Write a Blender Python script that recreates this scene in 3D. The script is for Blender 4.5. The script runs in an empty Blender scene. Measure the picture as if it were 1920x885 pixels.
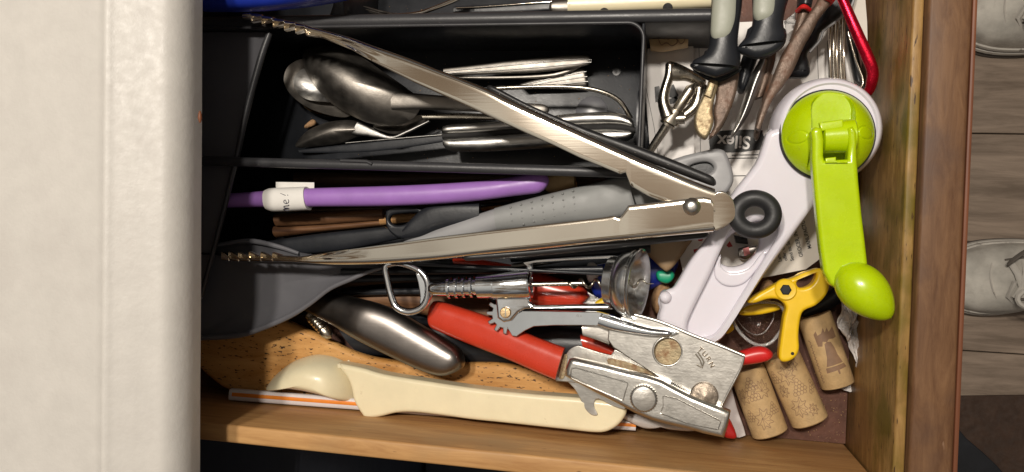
import bpy, bmesh, math, random
from mathutils import Vector, Matrix
from mathutils.geometry import tessellate_polygon
random.seed(7)
SC = bpy.context.scene
C = SC.collection
R_ = math.radians
# ------------------------------------------------------------------ camera
H, F_ = 475.0, 1450.0                 # camera height above drawer bottom (mm); focal length (photo px)
_a, _r = R_(11.54), R_(2.45)
FW = Vector((-math.sin(_a), 0, -math.cos(_a)))
_R0 = Vector((math.cos(_a), 0, -math.sin(_a))); _U0 = Vector((0, 1, 0))
RT = math.cos(_r)*_R0 + math.sin(_r)*_U0
UP = -math.sin(_r)*_R0 + math.cos(_r)*_U0
cd = bpy.data.cameras.new('camera'); cam = bpy.data.objects.new('camera', cd); C.objects.link(cam)
m = Matrix((RT, UP, -FW)).transposed().to_4x4(); m.translation = Vector((0, 0, H/1000)); cam.matrix_world = m
cd.sensor_width = 36; cd.lens = F_/1920*36; cd.clip_start = .01; cd.clip_end = 30
SC.camera = cam
# ------------------------------------------------------------------ light
W = bpy.data.worlds.new('World'); SC.world = W; W.use_nodes = True
nt = W.node_tree; nt.nodes.clear()
wo = nt.nodes.new('ShaderNodeOutputWorld'); bg = nt.nodes.new('ShaderNodeBackground')
tc = nt.nodes.new('ShaderNodeTexCoord'); sp = nt.nodes.new('ShaderNodeSeparateXYZ'); rp = nt.nodes.new('ShaderNodeValToRGB')
nt.links.new(tc.outputs['Generated'], sp.inputs[0]); nt.links.new(sp.outputs['Z'], rp.inputs[0])
nt.links.new(rp.outputs[0], bg.inputs[0]); nt.links.new(bg.outputs[0], wo.inputs[0])
cr = rp.color_ramp; cr.elements[0].position = 0.0; cr.elements[0].color = (.17, .165, .17, 1)
cr.elements[1].position = 1.0; cr.elements[1].color = (1.42, 1.32, 1.16, 1)
for p_, c_ in ((.35, (.26, .26, .28)), (.62, (.42, .41, .40)), (.86, (.98, .93, .84))):
    e = cr.elements.new(p_); e.color = (*c_, 1)
# soft uneven tone of the room around (ceiling, cupboards)
wn = nt.nodes.new('ShaderNodeTexNoise'); wn.inputs['Scale'].default_value = 4.2; wn.inputs['Detail'].default_value = 2
nt.links.new(tc.outputs['Generated'], wn.inputs['Vector'])
wr = nt.nodes.new('ShaderNodeValToRGB'); wr.color_ramp.elements[0].position = .44; wr.color_ramp.elements[0].color = (.38, .29, .22, 1)
wr.color_ramp.elements[1].position = .54; wr.color_ramp.elements[1].color = (1.12, 1.12, 1.12, 1); nt.links.new(wn.outputs['Fac'], wr.inputs[0])
wm = nt.nodes.new('ShaderNodeMix'); wm.data_type = 'RGBA'; wm.blend_type = 'MULTIPLY'; wm.inputs[0].default_value = 1
nt.links.new(rp.outputs[0], wm.inputs[6]); nt.links.new(wr.outputs[0], wm.inputs[7]); nt.links.new(wm.outputs[2], bg.inputs[0])
bg.inputs[1].default_value = .39
def lamp(name, x, y, z, size, power, col):
    l = bpy.data.lights.new(name, 'AREA'); l.shape = 'DISK'; l.size = size; l.energy = power; l.color = col
    o = bpy.data.objects.new(name, l); C.objects.link(o); o.location = (x, y, z)
    o.rotation_euler = (Vector((0, 0, 0)) - o.location).to_track_quat('-Z', 'Y').to_euler()
lamp('ceiling_bulb', -.30, .42, 1.55, .11, 13.2, (1, .92, .82))
lamp('ceiling_bulb', -.04, .45, 1.55, .11, 13.2, (1, .92, .82))
SC.view_settings.view_transform = 'Standard'; SC.view_settings.look = 'None'
SC.view_settings.exposure = 0; SC.view_settings.gamma = 1; SC.view_settings.use_curve_mapping = False
SC.render.engine = 'CYCLES'

# ------------------------------------------------------------------ helpers (mm inside, metres out)
def P(x, y, z):
    d = (x-960)/F_*RT - (y-442.5)/F_*UP + FW
    t = (z-H)/d.z
    return Vector((t*d.x, t*d.y, z))/1000
def zev(z, x, y): return z(x, y) if callable(z) else z
def lin(p0, z0, p1, z1):
    dx, dy = p1[0]-p0[0], p1[1]-p0[1]; L = dx*dx+dy*dy
    def f(x, y):
        t = ((x-p0[0])*dx+(y-p0[1])*dy)/L
        return z0+(z1-z0)*max(-.2, min(1.2, t))
    return f
def cat(pts, n=6, closed=True):
    out = []; N = len(pts)
    rng = range(N if closed else N-1)
    for i in rng:
        if closed: a, b, c, d = [pts[(i+k) % N] for k in (-1, 0, 1, 2)]
        else: a, b, c, d = pts[max(i-1, 0)], pts[i], pts[i+1], pts[min(i+2, N-1)]
        for k in range(n):
            t = k/n
            out.append(tuple(.5*(2*b[j]+(c[j]-a[j])*t+(2*a[j]-5*b[j]+4*c[j]-d[j])*t*t+(3*b[j]-a[j]-3*c[j]+d[j])*t**3) for j in range(len(b))))
    if not closed: out.append(tuple(pts[-1]))
    return out
def resamp(pts, ts):
    pts = [Vector(p) for p in pts]; L = [0]
    for a, b in zip(pts, pts[1:]): L.append(L[-1]+(b-a).length)
    out = []; i = 0
    for t in ts:
        s = t*L[-1]
        while i < len(L)-2 and L[i+1] < s: i += 1
        d = L[i+1]-L[i]
        out.append(pts[i].lerp(pts[i+1], (s-L[i])/d if d else 0))
    return out
def wl(o):
    v = Vector((0, 0, 0))
    while o: v = v+o.location; o = o.parent
    return v
def link(name, me, mat, parent=None, sharp=35):
    o = bpy.data.objects.new(name, me); C.objects.link(o)
    if parent:
        o.parent = parent; off = wl(parent)
        me.transform(Matrix.Translation(-off))
    if mat: me.materials.clear(); me.materials.append(mat)
    for p in me.polygons: p.use_smooth = True
    if sharp: me.set_sharp_from_angle(angle=R_(sharp))
    return o
def mk(name, vs, fs, mat, parent=None, sharp=35):
    me = bpy.data.meshes.new(name); me.from_pydata([tuple(v) for v in vs], [], fs); me.update()
    bm = bmesh.new(); bm.from_mesh(me); bmesh.ops.recalc_face_normals(bm, faces=bm.faces); bm.to_mesh(me); bm.free()
    return link(name, me, mat, parent, sharp)
def tag(o, label=None, cat=None, group=None, kind=None):
    if label: o['label'] = label
    if cat: o['category'] = cat
    if group: o['group'] = group
    if kind: o['kind'] = kind
    return o
def thing(name, label, cat_, px, py, z, group=None):
    o = bpy.data.objects.new(name, None); o.empty_display_size = .01; C.objects.link(o); o.location = P(px, py, z)
    return tag(o, label, cat_, group)
def loft(name, A, B, z, h, mat, parent=None, n=28, m_=20, ex=2.0, r0=0, r1=0, smooth=True, sharp=50, dish=0, wfun=None):
    """body between two traced edges A and B; z = mid height (mm), h = half thickness (mm)"""
    if smooth: A = cat(A, 6, False) if len(A) > 2 else A; B = cat(B, 6, False) if len(B) > 2 else B
    if r0 or r1: ts = [(1-math.cos(math.pi*i/n))/2 for i in range(n+1)]
    else: ts = [i/n for i in range(n+1)]
    RA = resamp(A, ts); RB = resamp(B, ts)
    sec = []; Lc = 0; prev = None; cs = []
    for a, b, t in zip(RA, RB, ts):
        zz = zev(z, (a.x+b.x)/2, (a.y+b.y)/2)
        pa, pb = P(a.x, a.y, zz), P(b.x, b.y, zz); c = (pa+pb)/2
        if prev is not None: Lc += (c-prev).length*1000
        prev = c; cs.append((c, (pb-pa)/2, t, Lc))
    vs = []
    for c, w, t, l in cs:
        s = 1.0
        if r0 and l < r0: s = min(s, math.sqrt(max(0.0, 1-((r0-l)/r0)**2)))
        if r1 and Lc-l < r1: s = min(s, math.sqrt(max(0.0, 1-((r1-(Lc-l))/r1)**2)))
        s = max(s, .03); hh = (h(t) if callable(h) else h)/1000
        for k in range(m_):
            q = 2*math.pi*(k+.5)/m_; cx, sx = math.cos(q), math.sin(q)
            cx = math.copysign(abs(cx)**(2/ex), cx); sx = math.copysign(abs(sx)**(2/ex), sx)
            zo = hh*sx*s
            if dish and sx > 0: zo -= dish/1000*(1-cx*cx)*s
            vs.append(c+w*(cx*s)+Vector((0, 0, zo)))
    fs = [tuple(range(m_))[::-1], tuple(range(n*m_, n*m_+m_))]
    for i in range(n):
        for k in range(m_):
            k2 = (k+1) % m_; fs.append((i*m_+k, i*m_+k2, (i+1)*m_+k2, (i+1)*m_+k))
    return mk(name, vs, fs, mat, parent, sharp)
def tube_pts(name, pts, rad, mat, parent=None, m_=10, closed=False, flat=1.0, caps=True, sharp=50):
    """pts: world metres; rad metres (number or list)"""
    n = len(pts); vs = []; rad = rad if isinstance(rad, list) else [rad]*n
    up = Vector((0, 0, 1)); prevn = None
    for i, p in enumerate(pts):
        if closed: t = (pts[(i+1) % n]-pts[i-1])
        else: t = pts[min(i+1, n-1)]-pts[max(i-1, 0)]
        t = t.normalized() if t.length > 1e-9 else Vector((1, 0, 0))
        if prevn is None:
            a = up.cross(t)
            if a.length < .1: a = Vector((1, 0, 0)).cross(t)
            a.normalize()
        else:
            a = (prevn-t*prevn.dot(t)); a = a.normalized() if a.length > 1e-6 else up.cross(t).normalized()
        prevn = a; b = t.cross(a)
        for k in range(m_):
            q = 2*math.pi*k/m_
            vs.append(p+(a*math.cos(q)+b*math.sin(q)*flat)*rad[i])
    fs = []
    for i in range(n if closed else n-1):
        j = (i+1) % n
        for k in range(m_):
            k2 = (k+1) % m_; fs.append((i*m_+k, i*m_+k2, j*m_+k2, j*m_+k))
    if not closed and caps: fs += [tuple(range(m_))[::-1], tuple(range((n-1)*m_, n*m_))]
    return mk(name, vs, fs, mat, parent, sharp)
def tube(name, pts, rpx, mat, parent=None, z=None, n=6, **kw):
    """pts (px,py[,z]) traced path, radius in photo px at that height"""
    q = cat([tuple(p) if len(p) == 3 else (p[0], p[1], zev(z, *p)) for p in pts], n, kw.get('closed', False))
    w = [P(*p) for p in q]
    s = (P(q[0][0]+1, q[0][1], q[0][2])-P(*q[0])).length
    rad = [r*s for r in resamp1(rpx, len(w))] if isinstance(rpx, list) else rpx*s
    return tube_pts(name, w, rad, mat, parent, **kw)
def resamp1(l, n):
    out = []
    for i in range(n):
        t = i/(n-1)*(len(l)-1); k = min(int(t), len(l)-2); out.append(l[k]+(l[k+1]-l[k])*(t-k))
    return out
def plate(name, outer, holes, z, th, bev, mat, parent=None, sm=0, sharp=40, seg=2):
    """flat piece traced from above; z = top height (number or f(px,py)), th thickness, bev rounding (mm)"""
    cu = bpy.data.curves.new('c', 'CURVE'); cu.dimensions = '2D'; cu.fill_mode = 'BOTH'
    cu.extrude = max(th/2-bev, .01)/1000; cu.bevel_depth = bev/1000; cu.bevel_resolution = seg; cu.offset = -bev/1000
    S = [(0, 0, 0, 0)]; fit = []
    for k, lp in enumerate([outer]+list(holes)):
        if sm: lp = cat(lp, sm)
        w = [P(x, y, zev(z, x, y)) for x, y in lp]
        if k == 0: fit = w
        s = cu.splines.new('POLY'); s.points.add(len(w)-1); s.use_cyclic_u = True
        for p, v in zip(s.points, w): p.co = (v.x, v.y, 0, 1)
    o = bpy.data.objects.new('t', cu); C.objects.link(o)
    bpy.context.view_layer.update()
    me = bpy.data.meshes.new_from_object(o.evaluated_get(bpy.context.evaluated_depsgraph_get()))
    bpy.data.objects.remove(o)
    # plane fit
    n = len(fit); mx = sum(v.x for v in fit)/n; my = sum(v.y for v in fit)/n; mz = sum(v.z for v in fit)/n
    sxx = sum((v.x-mx)**2 for v in fit)+1e-12; syy = sum((v.y-my)**2 for v in fit)+1e-12; sxy = sum((v.x-mx)*(v.y-my) for v in fit)
    sxz = sum((v.x-mx)*(v.z-mz) for v in fit); syz = sum((v.y-my)*(v.z-mz) for v in fit)
    D = sxx*syy-sxy*sxy; bx = (sxz*syy-syz*sxy)/D; by = (syz*sxx-sxz*sxy)/D
    if not callable(z): bx = by = 0
    for v in me.vertices: v.co.z += mz+bx*(v.co.x-mx)+by*(v.co.y-my)-th/2000
    bm = bmesh.new(); bm.from_mesh(me); bmesh.ops.remove_doubles(bm, verts=bm.verts, dist=1e-6); bm.to_mesh(me); bm.free()
    me.name = name
    o = link(name, me, mat, parent, sharp); wn_ = o.modifiers.new('wn', 'WEIGHTED_NORMAL'); wn_.keep_sharp = True; wn_.weight = 80
    return o
def box(name, lo, hi, mat, parent=None, bev=1.0, seg=2):
    """axis aligned box, mm"""
    bm = bmesh.new(); bmesh.ops.create_cube(bm, size=1)
    for v in bm.verts: v.co = Vector([(lo[i]+hi[i])/2+v.co[i]*(hi[i]-lo[i]) for i in range(3)])/1000
    if bev: bmesh.ops.bevel(bm, geom=bm.edges[:], offset=bev/1000, segments=seg, affect='EDGES', profile=.5)
    me = bpy.data.meshes.new(name); bm.to_mesh(me); bm.free()
    return link(name, me, mat, parent, 40)
def lathe(name, org, axis, prof, mat, parent=None, m_=40, ref=None, sharp=40, sx=1.0):
    """org metres, prof [(s mm along axis, r mm)]"""
    ax = Vector(axis).normalized(); a = (Vector(ref) if ref else (Vector((0, 0, 1)) if abs(ax.z) < .8 else Vector((1, 0, 0))))
    a = (a-ax*a.dot(ax)).normalized(); b = ax.cross(a); vs = []; fs = []
    for s, r in prof:
        for k in range(m_):
            q = 2*math.pi*k/m_; vs.append(org+(ax*s+a*(r*math.cos(q)*sx)+b*(r*math.sin(q)))/1000)
    for i in range(len(prof)-1):
        for k in range(m_):
            k2 = (k+1) % m_; fs.append((i*m_+k, i*m_+k2, (i+1)*m_+k2, (i+1)*m_+k))
    if prof[0][1] > .05: fs.append(tuple(range(m_))[::-1])
    if prof[-1][1] > .05: fs.append(tuple(range((len(prof)-1)*m_, len(prof)*m_)))
    return mk(name, vs, fs, mat, parent, sharp)
def bowl(name, outline, zr, depth, mat, parent=None, ctr=None, th=.9, rings=10, pw=2.0, sm=8, tilt=None):
    o = cat(outline, sm); n = len(o)
    if ctr is None: ctr = (sum(p[0] for p in o)/n, sum(p[1] for p in o)/n)
    vs = []
    for side in (0, 1):
        for i in range(1, rings+1):
            r = i/rings
            for x, y in o:
                px, py = ctr[0]+(x-ctr[0])*r, ctr[1]+(y-ctr[1])*r
                v = P(px, py, zev(zr, px, py)); v.z += (depth*(1-r**pw)-side*th)/1000; vs.append(v)
        v = P(ctr[0], ctr[1], zev(zr, *ctr)); v.z += (depth-side*th)/1000; vs.append(v)
    fs = []; K = rings*n+1
    for s in (0, 1):
        for k in range(n): fs.append((s*K+rings*n, s*K+k, s*K+(k+1) % n))
        for i in range(rings-1):
            for k in range(n):
                k2 = (k+1) % n; fs.append((s*K+i*n+k, s*K+i*n+k2, s*K+(i+1)*n+k2, s*K+(i+1)*n+k))
    b = (rings-1)*n
    for k in range(n): fs.append((b+k, b+(k+1) % n, K+b+(k+1) % n, K+b+k))
    return mk(name, vs, fs, mat, parent, 50)
FONT = {}
def text(name, s, px, py, z, hpx, ang, mat, parent=None, ext=.15, bold=0, sx=1.0, surf=None):
    """flat lettering centred on (px,py); hpx = cap height in photo px; ang degrees counter-clockwise in the photo"""
    cu = bpy.data.curves.new('t', 'FONT'); cu.body = s; cu.align_x = 'CENTER'; cu.align_y = 'CENTER'; cu.size = 1; cu.offset = bold
    cu.space_line = .9
    o = bpy.data.objects.new('t', cu); C.objects.link(o); bpy.context.view_layer.update()
    me = bpy.data.meshes.new_from_object(o.evaluated_get(bpy.context.evaluated_depsgraph_get())); bpy.data.objects.remove(o)
    zz = zev(z, px, py); k = (P(px+1, py, zz)-P(px, py, zz)).length*hpx/.72
    a = R_(ang)+_r*0
    o0 = P(px, py, zz); ca, sa = math.cos(a), math.sin(a)
    for v in me.vertices:
        x, y = v.co.x*k*sx, v.co.y*k
        X, Y = x*ca-y*sa, x*sa+y*ca
        v.co = o0+Vector((X, Y, v.co.z*0+.00012))
        if callable(z):
            pass
    bm = bmesh.new(); bm.from_mesh(me)
    r = bmesh.ops.extrude_face_region(bm, geom=bm.faces[:])
    for v in [g for g in r['geom'] if isinstance(g, bmesh.types.BMVert)]: v.co.z -= ext/1000
    bmesh.ops.recalc_face_normals(bm, faces=bm.faces); bm.to_mesh(me); bm.free()
    me.name = name
    return link(name, me, mat, parent, 30)

# ------------------------------------------------------------------ materials
def mat(name, col, rough=.5, metal=0.0, var=.12, vs=60, bump=0.0, bs=400, coat=0.0, dirt=None, dthr=.62, ds=60, rvar=.15, stretch=None, spec=.5, dsoft=.08, sss=0, scratch=0, drough=None):
    M = bpy.data.materials.new(name); M.use_nodes = True; t = M.node_tree; N = t.nodes; L = t.links
    b = N['Principled BSDF']; b.inputs['Roughness'].default_value = rough; b.inputs['Metallic'].default_value = metal
    b.inputs['Specular IOR Level'].default_value = spec
    if coat: b.inputs['Coat Weight'].default_value = coat; b.inputs['Coat Roughness'].default_value = .08
    if sss: b.inputs['Subsurface Weight'].default_value = sss; b.inputs['Subsurface Radius'].default_value = (.004, .003, .003); b.inputs['Subsurface Scale'].default_value = 1
    c = N.new('ShaderNodeTexCoord'); mp = N.new('ShaderNodeMapping'); L.new(c.outputs['Object'], mp.inputs[0])
    if stretch: mp.inputs['Scale'].default_value = stretch
    def noise(sc, det=4, ro=.6, src=mp):
        n = N.new('ShaderNodeTexNoise'); n.inputs['Scale'].default_value = sc; n.inputs['Detail'].default_value = det
        n.inputs['Roughness'].default_value = ro; L.new(src.outputs[0], n.inputs['Vector']); return n
    n1 = noise(vs, 5); r1 = N.new('ShaderNodeMapRange'); r1.inputs[1].default_value = .3; r1.inputs[2].default_value = .7
    r1.inputs[3].default_value = 1-var; r1.inputs[4].default_value = 1+var; L.new(n1.outputs['Fac'], r1.inputs[0])
    mx = N.new('ShaderNodeVectorMath'); mx.operation = 'SCALE'; mx.inputs[0].default_value = col; L.new(r1.outputs[0], mx.inputs['Scale'])
    out = mx.outputs[0]
    n2 = noise(vs*2.3, 3)
    rr = N.new('ShaderNodeMapRange'); rr.inputs[1].default_value = .3; rr.inputs[2].default_value = .7
    rr.inputs[3].default_value = max(.02, rough*(1-rvar)); rr.inputs[4].default_value = min(1, rough*(1+rvar)+rvar*.1); L.new(n2.outputs['Fac'], rr.inputs[0])
    rout = rr.outputs[0]
    if dirt:
        n3 = noise(ds, 8, .7); r3 = N.new('ShaderNodeMapRange'); r3.inputs[1].default_value = dthr; r3.inputs[2].default_value = dthr+dsoft
        L.new(n3.outputs['Fac'], r3.inputs[0])
        m2 = N.new('ShaderNodeMix'); m2.data_type = 'RGBA'; L.new(r3.outputs[0], m2.inputs[0]); L.new(out, m2.inputs[6]); m2.inputs[7].default_value = (*dirt, 1)
        out = m2.outputs[2]
        if metal:
            s = N.new('ShaderNodeMath'); s.operation = 'MULTIPLY_ADD'; s.inputs[1].default_value = -.8*metal; s.inputs[2].default_value = metal
            L.new(r3.outputs[0], s.inputs[0]); L.new(s.outputs[0], b.inputs['Metallic'])
            m3 = N.new('ShaderNodeMix'); L.new(r3.outputs[0], m3.inputs[0]); L.new(rout, m3.inputs[2]); m3.inputs[3].default_value = .75; rout = m3.outputs[0]
    L.new(out, b.inputs['Base Color']); L.new(rout, b.inputs['Roughness'])
    nb = None
    if bump:
        n4 = noise(bs, 6, .65); bp = N.new('ShaderNodeBump'); bp.inputs['Strength'].default_value = min(1, bump); bp.inputs['Distance'].default_value = .0006
        L.new(n4.outputs['Fac'], bp.inputs['Height']); L.new(bp.outputs[0], b.inputs['Normal']); nb = bp
    if scratch:
        n5 = noise(900, 2, .5); n5.inputs['Distortion'].default_value = .3
        ms = N.new('ShaderNodeMapping'); L.new(c.outputs['Object'], ms.inputs[0]); ms.inputs['Rotation'].default_value = (0, 0, .5); ms.inputs['Scale'].default_value = (.03, 1, 1)
        L.new(ms.outputs[0], n5.inputs['Vector'])
        bp = N.new('ShaderNodeBump'); bp.inputs['Strength'].default_value = scratch; bp.inputs['Distance'].default_value = .0002
        L.new(n5.outputs['Fac'], bp.inputs['Height']); L.new(bp.outputs[0], b.inputs['Normal'])
        if nb: L.new(nb.outputs[0], bp.inputs['Normal'])
    return M
def wood(name, c1, c2, sx=(1, 12, 12), sc=14, rough=.5, bump=.25, pores=None, stain=None, sthr=.6, ss=9, pthr=.68, ps=90):
    M = bpy.data.materials.new(name); M.use_nodes = True; t = M.node_tree; N = t.nodes; L = t.links; b = N['Principled BSDF']
    c = N.new('ShaderNodeTexCoord'); mp = N.new('ShaderNodeMapping'); L.new(c.outputs['Object'], mp.inputs[0]); mp.inputs['Scale'].default_value = sx
    n = N.new('ShaderNodeTexNoise'); n.inputs['Scale'].default_value = sc; n.inputs['Detail'].default_value = 10; n.inputs['Roughness'].default_value = .68; n.inputs['Distortion'].default_value = .6
    L.new(mp.outputs[0], n.inputs['Vector'])
    r = N.new('ShaderNodeValToRGB'); r.color_ramp.elements[0].position = .33; r.color_ramp.elements[1].position = .68
    r.color_ramp.elements[0].color = (*c1, 1); r.color_ramp.elements[1].color = (*c2, 1); L.new(n.outputs['Fac'], r.inputs[0]); out = r.outputs[0]
    def over(col, thr, scale, soft, stretch=(1, 1, 1), det=6):
        nonlocal out
        mq = N.new('ShaderNodeMapping'); L.new(c.outputs['Object'], mq.inputs[0]); mq.inputs['Scale'].default_value = stretch
        k = N.new('ShaderNodeTexNoise'); k.inputs['Scale'].default_value = scale; k.inputs['Detail'].default_value = det; L.new(mq.outputs[0], k.inputs['Vector'])
        q = N.new('ShaderNodeMapRange'); q.inputs[1].default_value = thr; q.inputs[2].default_value = thr+soft; L.new(k.outputs['Fac'], q.inputs[0])
        x = N.new('ShaderNodeMix'); x.data_type = 'RGBA'; L.new(q.outputs[0], x.inputs[0]); L.new(out, x.inputs[6]); x.inputs[7].default_value = (*col, 1); out = x.outputs[2]
    if stain: over(stain, sthr, ss, .2)
    if pores: over(pores, pthr, ps, .05, tuple(max(1, v*.35) for v in sx), 3)
    L.new(out, b.inputs['Base Color']); b.inputs['Roughness'].default_value = rough+.08; b.inputs['Specular IOR Level'].default_value = .28
    bp = N.new('ShaderNodeBump'); bp.inputs['Strength'].default_value = bump; bp.inputs['Distance'].default_value = .0006; L.new(n.outputs['Fac'], bp.inputs['Height']); L.new(bp.outputs[0], b.inputs['Normal'])
    return M
M = {}
M['laminate'] = mat('cream_laminate', (.56, .535, .495), .48, var=.04, vs=90, bump=.32, bs=300, dirt=(.50, .47, .435), dthr=.50, ds=26, dsoft=.35)
M['tray'] = mat('charcoal_plastic', (.034, .034, .037), .36, spec=.4, var=.15, vs=30, bump=.12, bs=700, dirt=(.09, .085, .08), dthr=.66, ds=120)
M['traydark'] = mat('black_plastic', (.015, .0165, .020), .33, spec=.32, var=.15, vs=50, bump=.1, bs=700)
M['black'] = mat('black_rubber', (.014, .014, .015), .42, var=.2, vs=60, bump=.12, bs=900)
M['ring'] = mat('matt_black_ring', (.016, .016, .017), .5, var=.15, vs=80, bump=.15, bs=900)
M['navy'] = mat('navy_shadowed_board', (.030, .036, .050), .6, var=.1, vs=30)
M['bluep'] = mat('blue_plastic', (.012, .030, .30), .3, var=.15, vs=40)
M['steel'] = mat('polished_steel', (.80, .73, .62), .10, 1, var=.02, vs=20, rvar=.02, scratch=.04)
M['steel2'] = mat('brushed_steel', (.44, .43, .41), .36, 1, var=.12, vs=60, rvar=.3, bump=.12, bs=1400, scratch=.35)
M['dullsteel'] = mat('tarnished_steel', (.26, .24, .215), .46, 1, var=.22, vs=60, rvar=.12, bump=.15, bs=500, scratch=.1)
M['openersteel'] = mat('worn_plated_steel', (.60, .58, .54), .31, 1, var=.12, vs=90, rvar=.10, bump=.12, bs=700, dirt=(.30, .20, .10), dthr=.78, ds=100, dsoft=.10, scratch=.15)
M['rust'] = mat('rust_on_steel', (.36, .29, .18), .5, .8, var=.25, vs=150, bump=.5, bs=700, dirt=(.22, .09, .03), dthr=.50, ds=160, dsoft=.2)
M['rustbrown'] = mat('rusty_iron', (.13, .088, .065), .42, .4, var=.35, vs=90, bump=.7, bs=450, dirt=(.12, .045, .02), dthr=.53, ds=90, dsoft=.15)
M['chrome'] = mat('chrome', (.78, .80, .82), .13, 1, var=.06, vs=60, rvar=.2, bump=.03, bs=900, dirt=(.35, .32, .26), dthr=.72, ds=200)
M['nickel'] = mat('old_nickel', (.50, .46, .39), .27, 1, var=.2, vs=80, rvar=.2, bump=.05, bs=600)
M['bellmetal'] = mat('worn_chrome', (.74, .74, .73), .2, 1, var=.12, vs=120, rvar=.2, bump=.12, bs=500, dirt=(.35, .30, .22), dthr=.68, ds=170, dsoft=.15)
M['gunmetal'] = mat('satin_gunmetal', (.23, .21, .195), .33, 1, var=.08, vs=45, rvar=.1, scratch=.1)
M['brass'] = mat('dirty_brass', (.50, .36, .20), .35, 1, var=.2, vs=200, bump=.2, bs=900)
M['lime'] = mat('lime_plastic', (.44, .60, .0), .26, var=.06, vs=60, coat=.3, bump=.08, bs=600, sss=.12, dirt=(.30, .38, .01), dthr=.70, ds=160, dsoft=.1)
M['white'] = mat('lilac_white_plastic', (.72, .69, .75), .22, var=.03, vs=30, coat=.3, sss=.15, dirt=(.50, .46, .50), dthr=.73, ds=60, dsoft=.1)
M['cream'] = mat('cream_plastic', (.74, .66, .45), .34, var=.05, vs=60, coat=.15, sss=.08, dirt=(.48, .38, .22), dthr=.64, ds=150, dsoft=.12, bump=.12, bs=500)
M['red'] = mat('red_vinyl', (.52, .042, .018), .26, var=.07, vs=50, coat=.3, bump=.04, bs=500)
M['red2'] = mat('red_plastic', (.58, .02, .02), .3, var=.08, vs=60)
M['anored'] = mat('red_anodised_metal', (.62, .01, .035), .22, .85, var=.15, vs=90, bump=.25, bs=600, rvar=.5)
M['purple'] = mat('purple_silicone', (.31, .15, .46), .36, var=.08, vs=70, bump=.06, bs=400, dirt=(.20, .09, .30), dthr=.66, ds=130, dsoft=.2)
M['grey'] = mat('grey_silicone', (.24, .245, .24), .5, var=.08, vs=40, bump=.05, bs=900)
M['grey2'] = mat('light_grey_plastic', (.26, .26, .265), .42, var=.08, vs=40)
M['ladle'] = mat('slate_nylon', (.105, .105, .115), .33, var=.1, vs=25, bump=.04, bs=500)
M['sage'] = mat('sage_grey_rubber', (.32, .33, .27), .5, var=.06, vs=60, bump=.12, bs=1200)
M['cork'] = mat('cork_skin', (.47, .32, .155), .65, var=.16, vs=160, bump=.5, bs=900, dirt=(.27, .16, .07), dthr=.63, ds=380, dsoft=.1)
M['corkend'] = mat('rough_cork_end', (.34, .20, .10), .85, var=.35, vs=350, bump=1, bs=500)
M['ink'] = mat('brown_print', (.22, .13, .075), .6, var=.2, vs=150)
M['blackink'] = mat('black_print', (.02, .02, .02), .5, var=.1)
M['redink'] = mat('red_print', (.45, .03, .03), .5, var=.1)
M['paper'] = mat('white_paper', (.80, .77, .74), .6, var=.04, vs=25, bump=.12, bs=200)
M['paper2'] = mat('aged_paper', (.60, .56, .50), .65, var=.07, vs=30, bump=.2, bs=160)
M['tissue'] = mat('crumpled_tissue', (.66, .63, .61), .75, var=.08, vs=80, bump=.6, bs=220)
M['yellow'] = mat('yellow_nylon', (.80, .52, .012), .36, var=.07, vs=50, bump=.08, bs=500, dirt=(.30, .17, .03), dthr=.72, ds=200)
M['green'] = mat('green_plastic', (.01, .30, .16), .35, var=.1)
M['tan'] = mat('tan_wood_tip', (.30, .20, .11), .55, var=.15, vs=60, bump=.2, bs=400)
M['sidewood'] = wood('maple_side', (.34, .17, .062), (.54, .31, .125), (1.1, 10, 10), 16, .42, .25, pores=(.16, .08, .035), pthr=.73, ps=60, stain=(.36, .22, .10), sthr=.55, ss=18)
M['frontwood'] = wood('pine_front', (.19, .10, .03), (.43, .265, .095), (26, 4.5, 26), 6, .36, .35, pores=(.06, .03, .012), pthr=.64, ps=70, stain=(.14, .10, .015), sthr=.50, ss=34)
M['facewood'] = wood('brown_varnished_face', (.095, .043, .019), (.185, .097, .046), (9, 1.6, 9), 22, .42, .25, pores=(.32, .2, .13), pthr=.735, ps=45, stain=(.075, .042, .03), sthr=.48, ss=22)
M['edgewood'] = wood('red_brown_edge', (.12, .042, .02), (.20, .075, .035), (12, 1, 12), 10, .4, .2)
M['bottom'] = mat('red_hardboard', (.115, .052, .036), .6, var=.3, vs=90, bump=.5, bs=500, dirt=(.30, .17, .12), dthr=.63, ds=300, dsoft=.05)
M['paddle'] = wood('speckled_wood', (.38, .17, .04), (.64, .35, .12), (1.5, 7, 7), 14, .5, .25, pores=(.05, .025, .012), pthr=.61, ps=300)
M['darkwood'] = wood('dark_rosewood', (.06, .026, .014), (.22, .11, .05), (1, 14, 14), 16, .4, .25)
M['deepwood'] = wood('old_dark_wood', (.035, .020, .014), (.10, .06, .035), (1, 14, 14), 18, .4, .25)
M['warmwood'] = wood('honey_wood', (.34, .17, .06), (.55, .32, .14), (1, 12, 12), 20, .45, .2)
M['plank'] = wood('grey_brown_plank', (.15, .112, .082), (.33, .255, .195), (1.2, 12, 1), 5, .5, .1)
M['rug'] = mat('dark_brown_mat', (.050, .028, .018), .85, var=.25, vs=60, bump=.4, bs=300)
M['canvas'] = mat('worn_white_canvas', (.55, .52, .46), .75, var=.3, vs=18, bump=.8, bs=60, dirt=(.34, .31, .27), dthr=.46, ds=22, dsoft=.25)
M['sole'] = mat('dirty_rubber_sole', (.50, .47, .42), .6, var=.15, vs=30, dirt=(.15, .13, .11), dthr=.56, ds=40, dsoft=.1)
M['lace'] = mat('grey_lace', (.50, .47, .42), .8, var=.1, vs=60)
M['darkstitch'] = mat('dark_lace', (.11, .095, .08), .8)
M['label'] = mat('white_label', (.72, .70, .66), .5, var=.03)
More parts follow.
